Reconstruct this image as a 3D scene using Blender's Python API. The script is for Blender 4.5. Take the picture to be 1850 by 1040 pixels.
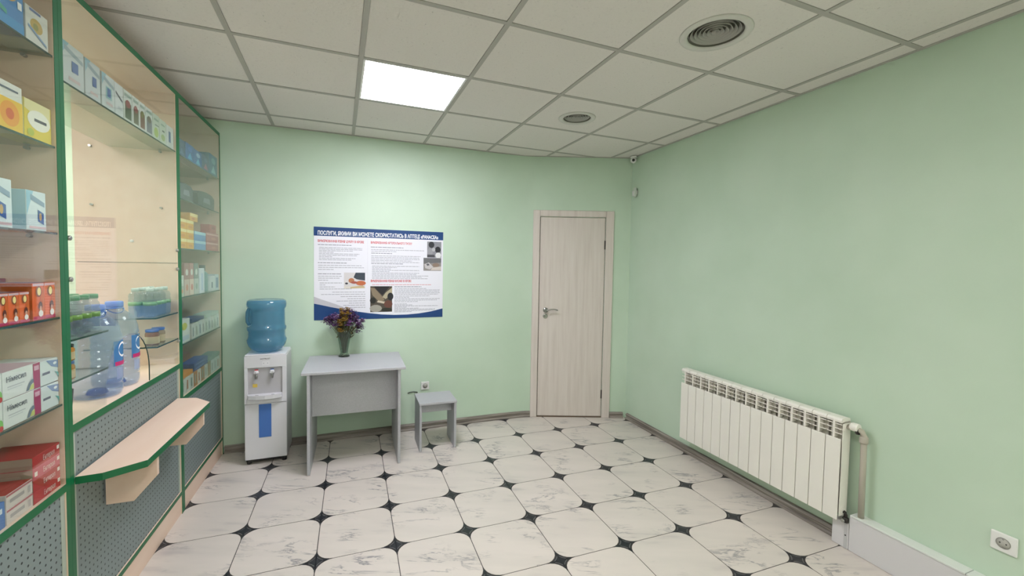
import bpy, bmesh, math, random
from mathutils import Vector, Matrix, noise
for o in list(bpy.data.objects): bpy.data.objects.remove(o)
SC = bpy.context.scene
COL = SC.collection
random.seed(7)
PI = math.pi

# ------------------------------------------------------------------ camera, world, exposure
cam_d = bpy.data.cameras.new('camera'); cam = bpy.data.objects.new('camera', cam_d); COL.objects.link(cam)
RM = ((0.9292079767603202, -0.36919608328047293, 0.016333646725403318),
      (0.00047411476126508166, 0.04538878762317467, 0.9989692854003528),
      (-0.36955691190963447, -0.9282424845095469, 0.04235066482781852))
M3 = Matrix(RM).transposed()
cam.matrix_world = Matrix.Translation((0, 0, 1.5243)) @ M3.to_4x4()
cam_d.sensor_width = 36; cam_d.lens = 761.63 / 1850 * 36
cam_d.shift_x = 8.69 / 1850; cam_d.shift_y = -7.28 / 1850
cam_d.clip_start = 0.05
SC.camera = cam
W = bpy.data.worlds.new('world'); SC.world = W; W.use_nodes = True
W.node_tree.nodes['Background'].inputs[0].default_value = (0.8, 0.85, 0.9, 1)
W.node_tree.nodes['Background'].inputs[1].default_value = 0.05
SC.view_settings.view_transform = 'Standard'; SC.view_settings.look = 'None'
SC.view_settings.exposure = 0.0; SC.view_settings.gamma = 1; SC.view_settings.use_curve_mapping = False
LED_NEAR = 38      # panel seen in the photograph
LED_ROOM = 29      # panels behind the camera
LED_BACK = 42      # panels of the pharmacy room behind the cabinets
ZC = 2.614          # ceiling height
XW = lambda y: 2.6152 + 0.0273 * y        # right wall
YW = lambda x: 3.889 - 0.0084 * x         # back wall
TH = math.atan(0.028)                     # cabinet row direction
def CW(s, d=0.0):                         # cabinet coordinates: along s, depth d behind the front plane
    return (-0.966 + s * math.sin(TH) - d * math.cos(TH), s * math.cos(TH) + d * math.sin(TH))

# ------------------------------------------------------------------ materials
def lin(h):
    h = h.lstrip('#'); out = []
    for i in (0, 2, 4):
        c = int(h[i:i+2], 16) / 255
        out.append(c / 12.92 if c <= 0.04045 else ((c + 0.055) / 1.055) ** 2.4)
    return (*out, 1)
MATS = {}
def mat(name, col='#808080', rough=0.5, metal=0.0, emit=None, es=1.0, spec=0.5):
    if name in MATS: return MATS[name]
    m = bpy.data.materials.new(name); m.use_nodes = True; b = m.node_tree.nodes['Principled BSDF']
    b.inputs['Base Color'].default_value = lin(col); b.inputs['Roughness'].default_value = rough
    b.inputs['Metallic'].default_value = metal; b.inputs['Specular IOR Level'].default_value = spec
    if emit: b.inputs['Emission Color'].default_value = lin(emit); b.inputs['Emission Strength'].default_value = es
    MATS[name] = m; return m
def nt(m): return m.node_tree, m.node_tree.nodes, m.node_tree.links, m.node_tree.nodes['Principled BSDF']
def coords(m, kind='Object', scale=(1, 1, 1), rnd=False):
    t, n, l, b = nt(m)
    tc = n.new('ShaderNodeTexCoord'); mp = n.new('ShaderNodeMapping'); mp.inputs['Scale'].default_value = scale
    l.new(tc.outputs[kind], mp.inputs['Vector'])
    if rnd:
        oi = n.new('ShaderNodeObjectInfo'); mu = n.new('ShaderNodeMath'); mu.operation = 'MULTIPLY'; mu.inputs[1].default_value = 37.0
        l.new(oi.outputs['Random'], mu.inputs[0]); cx = n.new('ShaderNodeCombineXYZ')
        l.new(mu.outputs[0], cx.inputs[0]); l.new(mu.outputs[0], cx.inputs[1]); l.new(mu.outputs[0], cx.inputs[2])
        l.new(cx.outputs[0], mp.inputs['Location'])
    return mp.outputs[0]
def noise_n(m, vec, scale, detail=4, rough=0.5, dist=0.0):
    t, n, l, b = nt(m); x = n.new('ShaderNodeTexNoise'); x.inputs['Scale'].default_value = scale
    x.inputs['Detail'].default_value = detail; x.inputs['Roughness'].default_value = rough; x.inputs['Distortion'].default_value = dist
    l.new(vec, x.inputs['Vector']); return x.outputs['Fac']
def ramp(m, fac, stops):
    t, n, l, b = nt(m); r = n.new('ShaderNodeValToRGB'); e = r.color_ramp.elements
    while len(e) < len(stops): e.new(0.5)
    for k, (p, c) in enumerate(stops): e[k].position = p; e[k].color = lin(c) if isinstance(c, str) else (c, c, c, 1)
    l.new(fac, r.inputs[0]); return r.outputs[0]
def mixc(m, fac, a, b_):
    t, n, l, b = nt(m); x = n.new('ShaderNodeMix'); x.data_type = 'RGBA'
    for s, v in ((0, fac), (6, a), (7, b_)):
        if isinstance(v, (float, int)): x.inputs[s].default_value = v
        elif isinstance(v, str): x.inputs[s].default_value = lin(v)
        else: l.new(v, x.inputs[s])
    return x.outputs[2]
def bump(m, fac, strength=0.2, dist=0.002):
    t, n, l, b = nt(m); x = n.new('ShaderNodeBump'); x.inputs['Strength'].default_value = strength; x.inputs['Distance'].default_value = dist
    l.new(fac, x.inputs['Height']); l.new(x.outputs[0], b.inputs['Normal'])
def basecol(m, out): t, n, l, b = nt(m); l.new(out, b.inputs['Base Color'])
def math_n(m, op, a, b_=None):
    t, n, l, b = nt(m); x = n.new('ShaderNodeMath'); x.operation = op
    for s, v in ((0, a), (1, b_)):
        if v is None: continue
        if isinstance(v, (float, int)): x.inputs[s].default_value = v
        else: l.new(v, x.inputs[s])
    return x.outputs[0]

def wallpaint():
    m = mat('green_wall_paint', '#B9D8B8', 0.55); v = coords(m)
    f = noise_n(m, v, 2.2, 3); basecol(m, ramp(m, f, [(0.3, '#C2D8C2'), (0.7, '#CADECA')]))
    bump(m, noise_n(m, v, 70, 3), 0.12, 0.002); return m
def ceilmat():
    m = mat('acoustic_ceiling_tile', '#C9C8C2', 0.95, spec=0.1); v = coords(m, 'Object', (1, 1, 1), True)
    a = noise_n(m, v, 90, 2, 0.6); base = ramp(m, a, [(0.28, '#DAD6D2'), (0.38, '#E3DFDA'), (1.0, '#E6E2DD')])
    v2 = coords(m, 'Object', (1, 0.55, 1), True); p = noise_n(m, v2, 85, 1, 0.5)
    basecol(m, mixc(m, ramp(m, p, [(0.20, 0.5), (0.26, 0.0)]), base, '#A9A7A2')); bump(m, a, 0.35, 0.003); return m
def marble():
    m = mat('white_marble_floor_tile', '#E6E2DE', 0.33); v = coords(m, 'Object', (1, 1, 1), True)
    t, n, l, b = nt(m)
    mp = n.new('ShaderNodeMapping'); mp.inputs['Scale'].default_value = (3.0, 12.0, 1)
    mr = n.new('ShaderNodeMapping'); mr.inputs['Rotation'].default_value = (0, 0, 0.38); l.new(v, mr.inputs['Vector'])
    l.new(mr.outputs[0], mp.inputs['Vector']); f = noise_n(m, mp.outputs[0], 1.05, 5, 0.62, 0.7)
    r = math_n(m, 'ABSOLUTE', math_n(m, 'SUBTRACT', f, 0.5))
    vein = ramp(m, r, [(0.0, 1.0), (0.028, 0.0)])
    mask = ramp(m, noise_n(m, v, 4.5, 2), [(0.50, 0.0), (0.66, 1.0)])
    fac = math_n(m, 'MULTIPLY', vein, mask)
    soft = ramp(m, noise_n(m, mp.outputs[0], 0.8, 3), [(0.35, '#DAD1CA'), (0.62, '#D3CBC4'), (0.78, '#BBB4B2')])
    basecol(m, mixc(m, math_n(m, 'MULTIPLY', fac, 0.8), soft, '#6A6A74')); return m
def woodwhite():
    m = mat('bleached_wood_laminate', '#CFC4B8', 0.5); v = coords(m, 'Object', (22, 22, 1.2))
    f = noise_n(m, v, 1.3, 5, 0.6); basecol(m, ramp(m, f, [(0.3, '#D0C5BE'), (0.5, '#D9CFC8'), (0.72, '#DFD6D0')])); return m
def baseboardm():
    m = mat('grey_brown_baseboard', '#8A827A', 0.5); v = coords(m, 'Object', (1.5, 1.5, 60))
    f = noise_n(m, v, 2.2, 3); basecol(m, ramp(m, f, [(0.35, '#6E665F'), (0.6, '#9A928A'), (0.8, '#AFA8A0')])); return m
def greylam():
    m = mat('grey_laminate', '#B2B4B6', 0.45); v = coords(m, 'Object', (3, 3, 3))
    f = noise_n(m, v, 60, 3); basecol(m, ramp(m, f, [(0.3, '#ABACB1'), (0.7, '#B8B9BF')])); return m
def cream():
    m = mat('cream_laminate', '#E2CDB8', 0.5); v = coords(m, 'Object', (6, 1, 6))
    f = noise_n(m, v, 2, 3); basecol(m, ramp(m, f, [(0.3, '#E3C7B3'), (0.7, '#E8CFBD')])); return m
def perf():
    m = mat('grey_perforated_panel', '#8E9B9C', 0.5); t, n, l, b = nt(m)
    tc = n.new('ShaderNodeTexCoord'); sx = n.new('ShaderNodeSeparateXYZ'); l.new(tc.outputs['Object'], sx.inputs[0])
    p = 0.0265
    def cell(o):
        return math_n(m, 'SUBTRACT', math_n(m, 'FRACT', math_n(m, 'ADD', math_n(m, 'DIVIDE', o, p), 100.0)), 0.5)
    y = cell(sx.outputs[1]); z = cell(sx.outputs[2])
    d = math_n(m, 'SQRT', math_n(m, 'ADD', math_n(m, 'MULTIPLY', y, y), math_n(m, 'MULTIPLY', z, z)))
    k = ramp(m, d, [(0.13, 1.0), (0.18, 0.0)])
    basecol(m, mixc(m, k, '#7E8A8A', '#31393A')); return m
def thin(name, tint, rough=0.0, ior=1.5, diff=0.0, dcol='#FFFFFF'):
    if name in MATS: return MATS[name]
    m = bpy.data.materials.new(name); m.use_nodes = True; t = m.node_tree; n = t.nodes; l = t.links; n.clear()
    out = n.new('ShaderNodeOutputMaterial'); tr = n.new('ShaderNodeBsdfTransparent'); tr.inputs[0].default_value = lin(tint)
    gl = n.new('ShaderNodeBsdfGlossy'); gl.inputs['Roughness'].default_value = rough; gl.inputs[0].default_value = (1, 1, 1, 1)
    mx = n.new('ShaderNodeMixShader'); ge = n.new('ShaderNodeNewGeometry'); dp = n.new('ShaderNodeVectorMath'); dp.operation = 'DOT_PRODUCT'
    l.new(ge.outputs['Normal'], dp.inputs[0]); l.new(ge.outputs['Incoming'], dp.inputs[1])
    def mm(op, a, b_):
        x = n.new('ShaderNodeMath'); x.operation = op
        for k_, v_ in ((0, a), (1, b_)):
            if v_ is None: continue
            if isinstance(v_, (int, float)): x.inputs[k_].default_value = v_
            else: l.new(v_, x.inputs[k_])
        return x.outputs[0]
    f0 = ((ior-1)/(ior+1))**2          # Schlick reflectance of one surface, the same from both sides
    pw = mm('POWER', mm('SUBTRACT', 1.0, mm('ABSOLUTE', dp.outputs['Value'], None)), 5.0)
    l.new(mm('ADD', f0, mm('MULTIPLY', 1-f0, pw)), mx.inputs[0]); src = tr.outputs[0]
    if diff:
        df = n.new('ShaderNodeBsdfDiffuse'); df.inputs[0].default_value = lin(dcol)
        tl = n.new('ShaderNodeBsdfTranslucent'); tl.inputs[0].default_value = lin(dcol)
        m0 = n.new('ShaderNodeMixShader'); m0.inputs[0].default_value = 0.5; l.new(df.outputs[0], m0.inputs[1]); l.new(tl.outputs[0], m0.inputs[2])
        m2 = n.new('ShaderNodeMixShader'); m2.inputs[0].default_value = diff; l.new(tr.outputs[0], m2.inputs[1]); l.new(m0.outputs[0], m2.inputs[2]); src = m2.outputs[0]
    l.new(src, mx.inputs[1]); l.new(gl.outputs[0], mx.inputs[2]); l.new(mx.outputs[0], out.inputs[0])
    MATS[name] = m; return m

WALL = wallpaint(); CEIL = ceilmat(); MARB = marble(); DOORM = woodwhite(); BASEB = baseboardm(); GREYL = greylam(); CREAM = cream(); PERF = perf()
GRID = mat('ceiling_grid_grey', '#B0AEA8', 0.6); NAVY = mat('navy_marble_inset', '#23262D', 0.3); GROUT = mat('dark_floor_grout', '#4A4644', 0.8)
INLINE = mat('inset_pale_line', '#8C8A8A', 0.4)
GREEN = mat('green_edge_banding', '#05663C', 0.4); WHITE = mat('white_plastic', '#E8E8E6', 0.35); WHITEM = mat('white_radiator_enamel', '#F1EEE6', 0.3)
PANE = thin('clear_glass_pane', '#FBFDFB', 0.0, 1.45); SHELF = thin('glass_shelf', '#EAF2EC', 0.02, 1.4, 0.07, '#D8D8CC')
EDGE = mat('glass_edge_green', '#2E4A42', 0.15); STEEL = mat('brushed_steel', '#A9A9A6', 0.3, 1.0); DARKM = mat('dark_metal', '#3C3A38', 0.4, 0.6)
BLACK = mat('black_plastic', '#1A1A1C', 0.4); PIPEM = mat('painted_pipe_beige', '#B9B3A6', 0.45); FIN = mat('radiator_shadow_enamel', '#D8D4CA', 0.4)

# ------------------------------------------------------------------ mesh helpers
class MB:
    def __init__(s): s.bm = bmesh.new(); s.mats = []
    def mi(s, m):
        if m not in s.mats: s.mats.append(m)
        return s.mats.index(m)
    def box(s, x0, y0, z0, x1, y1, z1, m, bev=0.0, seg=2):
        t = bmesh.new(); bmesh.ops.create_cube(t, size=1)
        for v in t.verts: v.co = Vector(((x0+x1)/2 + v.co.x*(x1-x0), (y0+y1)/2 + v.co.y*(y1-y0), (z0+z1)/2 + v.co.z*(z1-z0)))
        if bev: bmesh.ops.bevel(t, geom=t.edges[:], offset=bev, segments=seg, profile=0.5, affect='EDGES')
        return s.merge(t, m)
    def merge(s, t, m, mx=None):
        i = s.mi(m); vm = {}
        for v in t.verts: vm[v] = s.bm.verts.new(mx @ v.co if mx else v.co)
        for f in t.faces:
            try: nf = s.bm.faces.new([vm[v] for v in f.verts]); nf.material_index = i; nf.smooth = f.smooth
            except ValueError: pass
        t.free(); return s
    def poly(s, pts, m, smooth=False):
        f = s.bm.faces.new([s.bm.verts.new(p) for p in pts]); f.material_index = s.mi(m); f.smooth = smooth; return f
    def prism(s, pts, off, m, msides=None, smooth=False):      # pts 3-D outline, off extrusion vector
        off = Vector(off); a = [s.bm.verts.new(p) for p in pts]; b = [s.bm.verts.new(Vector(p) + off) for p in pts]
        i = s.mi(m); j = s.mi(msides or m); n = len(pts)
        f1 = s.bm.faces.new(list(reversed(a))); f2 = s.bm.faces.new(b); f1.material_index = f2.material_index = i
        for k in range(n):
            f = s.bm.faces.new([a[k], a[(k+1) % n], b[(k+1) % n], b[k]]); f.material_index = j; f.smooth = smooth
        return s
    def lathe(s, prof, m, seg=24, c=(0, 0, 0), axis='z', smooth=True, sx=1.0, sy=1.0, lobes=None, cap=True):
        rings = []; i = s.mi(m)
        for r, h in prof:
            ring = []
            for k in range(seg):
                a = 2*PI*k/seg; rr = r
                if lobes: rr = r * lobes(a, h)
                p = (rr*math.cos(a)*sx, rr*math.sin(a)*sy, h)
                if axis == 'x': p = (h, p[0], p[1])
                elif axis == 'y': p = (p[0], h, p[1])
                ring.append(s.bm.verts.new((p[0]+c[0], p[1]+c[1], p[2]+c[2])))
            rings.append(ring)
        for q in range(len(rings)-1):
            for k in range(seg):
                f = s.bm.faces.new([rings[q][k], rings[q][(k+1) % seg], rings[q+1][(k+1) % seg], rings[q+1][k]]); f.material_index = i; f.smooth = smooth
        for ring, rev in ((rings[0], True), (rings[-1], False)) if cap else ():
            f = s.bm.faces.new(list(reversed(ring)) if rev else ring); f.material_index = i
        return s
    def tube(s, path, r, m, seg=8, r2=None):
        i = s.mi(m); P = [Vector(p) for p in path]; rings = []
        for q, p in enumerate(P):
            d = (P[min(q+1, len(P)-1)] - P[max(q-1, 0)]).normalized()
            up = Vector((0, 0, 1)) if abs(d.z) < 0.9 else Vector((1, 0, 0)); a = d.cross(up).normalized(); b = d.cross(a)
            rr = r if r2 is None else r + (r2-r)*q/(len(P)-1)
            rings.append([s.bm.verts.new(p + a*rr*math.cos(2*PI*k/seg) + b*rr*math.sin(2*PI*k/seg)) for k in range(seg)])
        for q in range(len(rings)-1):
            for k in range(seg):
                f = s.bm.faces.new([rings[q][k], rings[q][(k+1) % seg], rings[q+1][(k+1) % seg], rings[q+1][k]]); f.material_index = i; f.smooth = True
        for ring in (rings[0], rings[-1]): f = s.bm.faces.new(ring); f.material_index = i
        return s
    def mesh(s, name):
        bmesh.ops.recalc_face_normals(s.bm, faces=s.bm.faces[:])
        me = bpy.data.meshes.new(name); s.bm.to_mesh(me); s.bm.free()
        for m in s.mats: me.materials.append(m)
        return me
    def obj(s, name, parent=None, loc=(0, 0, 0), rz=0.0): return mobj(name, s.mesh(name), parent, loc, rz)
def mobj(name, me, parent=None, loc=(0, 0, 0), rz=0.0):
    o = bpy.data.objects.new(name, me); COL.objects.link(o); o.location = loc; o.rotation_euler = (0, 0, rz)
    if parent: o.parent = parent
    return o
def tag(o, label=None, cat=None, group=None, kind=None):
    if label: o['label'] = label
    if cat: o['category'] = cat
    if group: o['group'] = group
    if kind: o['kind'] = kind
    return o
def thing(name, label, cat, loc, rz=0.0, group=None):
    o = mobj(name, None, None, loc, rz); o.empty_display_size = 0.05; return tag(o, label, cat, group)
def struct(o): o['kind'] = 'structure'; return o
def copy_tree(o, parent=None):
    c = o.copy(); COL.objects.link(c)
    if parent: c.parent = parent
    for ch in list(o.children): copy_tree(ch, c)
    return c
def text_mesh(txt, size, m, width=None, bold=0.0, ext=0.0002):
    cu = bpy.data.curves.new('lettering', 'FONT'); cu.body = txt; cu.size = size; cu.extrude = ext; cu.offset = bold
    cu.align_x = 'LEFT'; cu.resolution_u = 2
    o = bpy.data.objects.new('lettering', cu); COL.objects.link(o)
    bpy.context.view_layer.update()
    dg = bpy.context.evaluated_depsgraph_get(); me = bpy.data.meshes.new_from_object(o.evaluated_get(dg))
    bpy.data.objects.remove(o); bpy.data.curves.remove(cu)
    me.materials.clear(); me.materials.append(m)
    xs = [v.co.x for v in me.vertices]; w = max(xs) - min(xs); x0 = min(xs)
    k = (width / w) if width else 1.0
    for v in me.vertices: v.co.x = (v.co.x - x0) * k
    return me

# ------------------------------------------------------------------ room shell
X0, Y0 = -3.9, -3.2
def prism_obj(name, pts2, z0, z1, m):
    b = MB(); b.prism([(x, y, z0) for x, y in pts2], (0, 0, z1-z0), m); return b.obj(name)
A = Vector((1.708, YW(1.708))); B = Vector((XW(3.489), 3.489)); DWD = (B-A).normalized(); DWN = Vector((DWD.y, -DWD.x))   # door wall; DWN faces the room
def DW(s, off=0.0): p = A + DWD*s + DWN*off; return (p.x, p.y)
WT = 0.12
struct(prism_obj('wall_back', [(X0, YW(X0)), (A.x, A.y), (A.x+0.05, A.y+WT), (X0, YW(X0)+WT)], 0, ZC+0.1, WALL))
struct(prism_obj('wall_right', [(XW(Y0), Y0), (XW(Y0)+WT, Y0), (B.x+WT, B.y+0.05), (B.x, B.y)], 0, ZC+0.1, WALL))
struct(prism_obj('wall_left', [(X0-WT, Y0), (X0, Y0), (X0, YW(X0)), (X0-WT, YW(X0))], 0, ZC+0.1, WALL))
struct(prism_obj('wall_front', [(X0, Y0-WT), (XW(Y0)+WT, Y0-WT), (XW(Y0)+WT, Y0), (X0, Y0)], 0, ZC+0.1, WALL))
# angled wall with the door opening
DL0, DL1, DTOP = 0.165, 0.823, 2.022
b = MB()
o = -DWN*WT
def wseg(s0, s1, z0, z1):
    p, q = DW(s0), DW(s1); b.prism([(p[0], p[1], z0), (q[0], q[1], z0), (q[0]+o.x, q[1]+o.y, z0), (p[0]+o.x, p[1]+o.y, z0)], (0, 0, z1-z0), WALL)
LW = (B-A).length
wseg(0, DL0, 0, ZC+0.1); wseg(DL1, LW, 0, ZC+0.1); wseg(DL0, DL1, DTOP, ZC+0.1)
struct(b.obj('wall_door'))
# softly rounded plaster fold between the back wall and the door wall
FS0 = Vector((1.40, YW(1.40))); FS1 = Vector(DW(0.10)); FOLD = [FS0*(1-t)**2 + A*2*t*(1-t) + FS1*t*t for t in [k/10 for k in range(11)]]
b = MB(); i_ = b.mi(WALL); lo = [b.bm.verts.new((p.x, p.y-0.0004, 0)) for p in FOLD]; hi = [b.bm.verts.new((p.x, p.y-0.0004, ZC+0.1)) for p in FOLD]
for k in range(10): f = b.bm.faces.new([lo[k], lo[k+1], hi[k+1], hi[k]]); f.smooth = True
for zz in (0, ZC+0.1): b.poly([(A.x, A.y+0.05, zz)] + [(p.x, p.y-0.0004, zz) for p in FOLD], WALL)
struct(b.obj('wall_corner'))

# floor: dark bed, marble tiles with rounded corners, navy insets
fl = MB(); fl.prism([(X0, Y0, -0.10), (XW(Y0)+WT, Y0, -0.10), (3.0, 4.1, -0.10), (X0, 4.1, -0.10)], (0, 0, 0.0985), GROUT); FLOOR = struct(fl.obj('floor'))
FS, FA = 0.398, -0.0259; FX, FY = -0.4807, 3.5016
def tile_outline(R, half, e=1.0):
    pts = []
    for cx, cy, a0 in ((1, 1, 0), (-1, 1, PI/2), (-1, -1, PI), (1, -1, 1.5*PI)):
        for k in range(7):
            a = a0 + PI/2*k/6; pts.append((cx*(half-R) + R*math.cos(a), cy*(half-R) + R*math.sin(a)))
    return pts
tb = MB(); tb.prism([(x, y, -0.001) for x, y in tile_outline(0.082, FS/2-0.0022)], (0, 0, 0.001), MARB); tile_me = tb.mesh('floor_tile')
def astroid(R, half, shrink):
    pts = []      # between four tile arcs: centre origin
    for q in range(4):
        a0 = q*PI/2
        cx, cy = math.cos(a0+PI/4)*R*math.sqrt(2), math.sin(a0+PI/4)*R*math.sqrt(2)
        for k in range(9):
            a = a0 + 1.5*PI - PI/2*k/8
            p = Vector((cx + (R+shrink)*math.cos(a), cy + (R+shrink)*math.sin(a)))
            if p.length < R*1.0 and (k > 0 and k < 8): pts.append((p.x, p.y))
    return pts
ib = MB()
def star(R, sh, z, m):
    pts = astroid(R, 0, sh); c = ib.bm.verts.new((0, 0, z)); vs = [ib.bm.verts.new((x, y, z)) for x, y in pts]; i = ib.mi(m)
    for k in range(len(vs)): f = ib.bm.faces.new([c, vs[k], vs[(k+1) % len(vs)]]); f.material_index = i
star(0.082, 0.003, -0.0009, NAVY); star(0.082, 0.0085, -0.0007, INLINE); star(0.082, 0.0105, -0.0005, NAVY)
inset_me = ib.mesh('floor_inset')
ca, sa = math.cos(FA), math.sin(FA)
def FG(i, j): return (FX + i*FS*ca - j*FS*sa, FY + i*FS*sa + j*FS*ca)
far = MB()
def inroom(x, y, g): return -1.35-g < x < XW(y)+g and -0.35 < y < 4.0
for i in range(-10, 10):
    for j in range(-18, 3):
        x, y = FG(i+0.5, j+0.5)
        if x > XW(y)+0.15 or y > 4.05 or x < X0 or y < Y0: continue
        if inroom(x, y, 0.18): mobj('floor_tile', tile_me, FLOOR, (x, y, 0), FA)
        else: far.prism([(x + px*ca - py*sa, y + px*sa + py*ca, -0.001) for px, py in tile_outline(0.082, FS/2-0.0022)[::3]], (0, 0, 0.001), MARB)
        x, y = FG(i, j)
        if inroom(x, y, 0.05) and y < 3.95: mobj('floor_inset', inset_me, FLOOR, (x, y, 0), FA)
fo = far.obj('outer_floor_tile', FLOOR); fo['kind'] = 'stuff'

# ceiling: T grid, tiles, panels
CX, CY = -0.492, 1.8148
gx = [CX + 0.6*k for k in range(-5, 7)]; gy = [CY + 0.6*k for k in range(-8, 4)]
b = MB()
b.prism([(X0, Y0-0.1, ZC+0.03), (3.0, Y0-0.1, ZC+0.03), (3.0, 4.1, ZC+0.03), (X0, 4.1, ZC+0.03)], (0, 0, 0.02), GRID)
for x in gx:
    y1 = YW(x)
    if x > 1.7: y1 = A.y + (x-A.x)/(B.x-A.x)*(B.y-A.y)
    b.box(x-0.012, Y0, ZC, x+0.012, y1, ZC+0.028, GRID)
for y in gy: b.box(X0, y-0.012, ZC+0.0002, XW(y), y+0.012, ZC+0.0282, GRID)
# wall angle
for (p, q) in (((X0, YW(X0)), (A.x, A.y)), ((A.x, A.y), (B.x, B.y)), ((B.x, B.y), (XW(Y0), Y0))):
    p, q = Vector(p), Vector(q); d = (q-p).normalized(); n = Vector((d.y, -d.x))
    if n.dot(Vector((0.5, 0)) - p) < 0: n = -n
    b.prism([(p.x, p.y, ZC-0.001), (q.x, q.y, ZC-0.001), ((q+n*0.02).x, (q+n*0.02).y, ZC-0.001), ((p+n*0.02).x, (p+n*0.02).y, ZC-0.001)], (0, 0, 0.004), GRID)
CEILING = struct(b.obj('ceiling'))
tile = MB(); tile.box(-0.288, -0.288, 0.0, 0.288, 0.288, 0.014, CEIL, 0.002, 1); ctile_me = tile.mesh('ceiling_tile')
def hole_tile(cx, cy, r):
    h = 0.288; ang = sorted([2*PI*k/32 for k in range(32)] + [math.atan2(sy-cy, sx-cx) % (2*PI) for sx in (-h, h) for sy in (-h, h)])
    m = MB(); i = m.mi(CEIL); inn = []; outp = []
    for a in ang:
        c, s = math.cos(a), math.sin(a)
        k = min(((h-cx)/c if c > 1e-9 else (-h-cx)/c if c < -1e-9 else 9), ((h-cy)/s if s > 1e-9 else (-h-cy)/s if s < -1e-9 else 9))
        inn.append((cx+r*c, cy+r*s)); outp.append((cx+k*c, cy+k*s))
    L_ = [[m.bm.verts.new((x, y, z)) for x, y in p] for p in (inn, outp) for z in (0, 0.014)]
    n = len(ang)
    for k in range(n):
        j = (k+1) % n
        for q in ((0, 2), (2, 3), (3, 1), (1, 0)): m.bm.faces.new([L_[q[0]][k], L_[q[0]][j], L_[q[1]][j], L_[q[1]][k]]).material_index = i
    return m.mesh('ceiling_tile')
LEDS = {(1, 1): (LED_NEAR, 'bright square LED panel in the ceiling above the grey table and poster'),
        (1, -3): (LED_ROOM, 'square LED ceiling panel behind the camera'), (4, -6): (LED_ROOM, 'square LED ceiling panel in the far rear corner by the radiator wall'),
        (1, -7): (LED_ROOM, 'square LED ceiling panel near the front wall'),
        (-3, -1): (LED_BACK, 'square LED ceiling panel in the room behind the display cabinets'), (-4, 2): (LED_BACK, 'square LED ceiling panel in the far back corner behind the cabinets')}
VENTS = {(3, -1): (1.622, 1.512, 0.125, 'larger round ceiling diffuser nearest the camera'), (3, 1): (1.622, 2.742, 0.104, 'smaller round ceiling diffuser farther from the camera, nearer the door')}
for i in range(-6, 6):
    for j in range(-9, 4):
        x0 = CX + 0.6*i; y0 = CY + 0.6*j; cx, cy = x0+0.3, y0+0.3
        if y0 < Y0-0.3 or x0 < X0-0.5: continue
        if (i, j) in LEDS:
            st, lab = LEDS[(i, j)]
            t = thing('ceiling_light', lab, 'ceiling light', (cx, cy, ZC+0.002))
            f = MB(); w = 0.288
            for (a0, a1, c0, c1) in ((-w, w, -w, -w+0.012), (-w, w, w-0.012, w), (-w, -w+0.012, -w+0.012, w-0.012), (w-0.012, w, -w+0.012, w-0.012)): f.box(a0, c0, -0.001, a1, c1, 0.012, WHITE)
            f.obj('frame', t)
            em = mat('led_diffuser_%g' % st, '#FFFFFF', 0.5, emit='#FFFBF6', es=st) if st != LED_NEAR else mat('led_diffuser_near', '#FFFFFF', 0.5, emit='#F6F5FF', es=st)
            d = MB(); d.box(-w+0.012, -w+0.012, 0.001, w-0.012, w-0.012, 0.006, em); d.obj('diffuser', t)
            continue
        if (i, j) in VENTS:
            vx, vy, r, lab = VENTS[(i, j)]; mobj('ceiling_tile', hole_tile(vx-cx, vy-cy, r), CEILING, (cx, cy, ZC+0.003)); continue
        # clip border tiles to the walls
        yb = min(YW(x0), A.y if x0 < 1.7 else 9)
        if cy + 0.288 > YW(cx) or cx + 0.288 > XW(cy) or x0 < X0 or y0 < Y0:
            t = bmesh.new(); bmesh.ops.create_cube(t, size=1)
            for v in t.verts: v.co = Vector((v.co.x*0.576, v.co.y*0.576, 0.007 + v.co.z*0.014))
            for (p, n) in (((0, YW(0)-0.001), (0.0084, 1)), ((XW(0)-0.001, 0), (1, -0.0273)), ((A.x+DWN.x*0.001, A.y+DWN.y*0.001), (-DWN.x, -DWN.y)), ((X0, 0), (-1, 0)), ((0, Y0), (0, -1))):
                if n[0] == -DWN.x and cx < 1.3: continue
                g = t.verts[:] + t.edges[:] + t.faces[:]
                bmesh.ops.bisect_plane(t, geom=g, plane_co=(p[0]-cx, p[1]-cy, 0), plane_no=(n[0], n[1], 0), clear_outer=True)
                ed = [e for e in t.edges if e.is_boundary]
                if ed: bmesh.ops.holes_fill(t, edges=ed)
            if len(t.faces) < 4: t.free(); continue
            m = MB(); m.merge(t, CEIL); mobj('ceiling_tile', m.mesh('ceiling_tile'), CEILING, (cx, cy, ZC+0.003))
            continue
        mobj('ceiling_tile', ctile_me, CEILING, (cx, cy, ZC+0.003))
FLG = mat('diffuser_flange', '#D3D2CC', 0.6); VM = mat('diffuser_grey_metal', '#A7A69F', 0.45); VD = mat('diffuser_duct_dark', '#77766C', 0.7)
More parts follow.
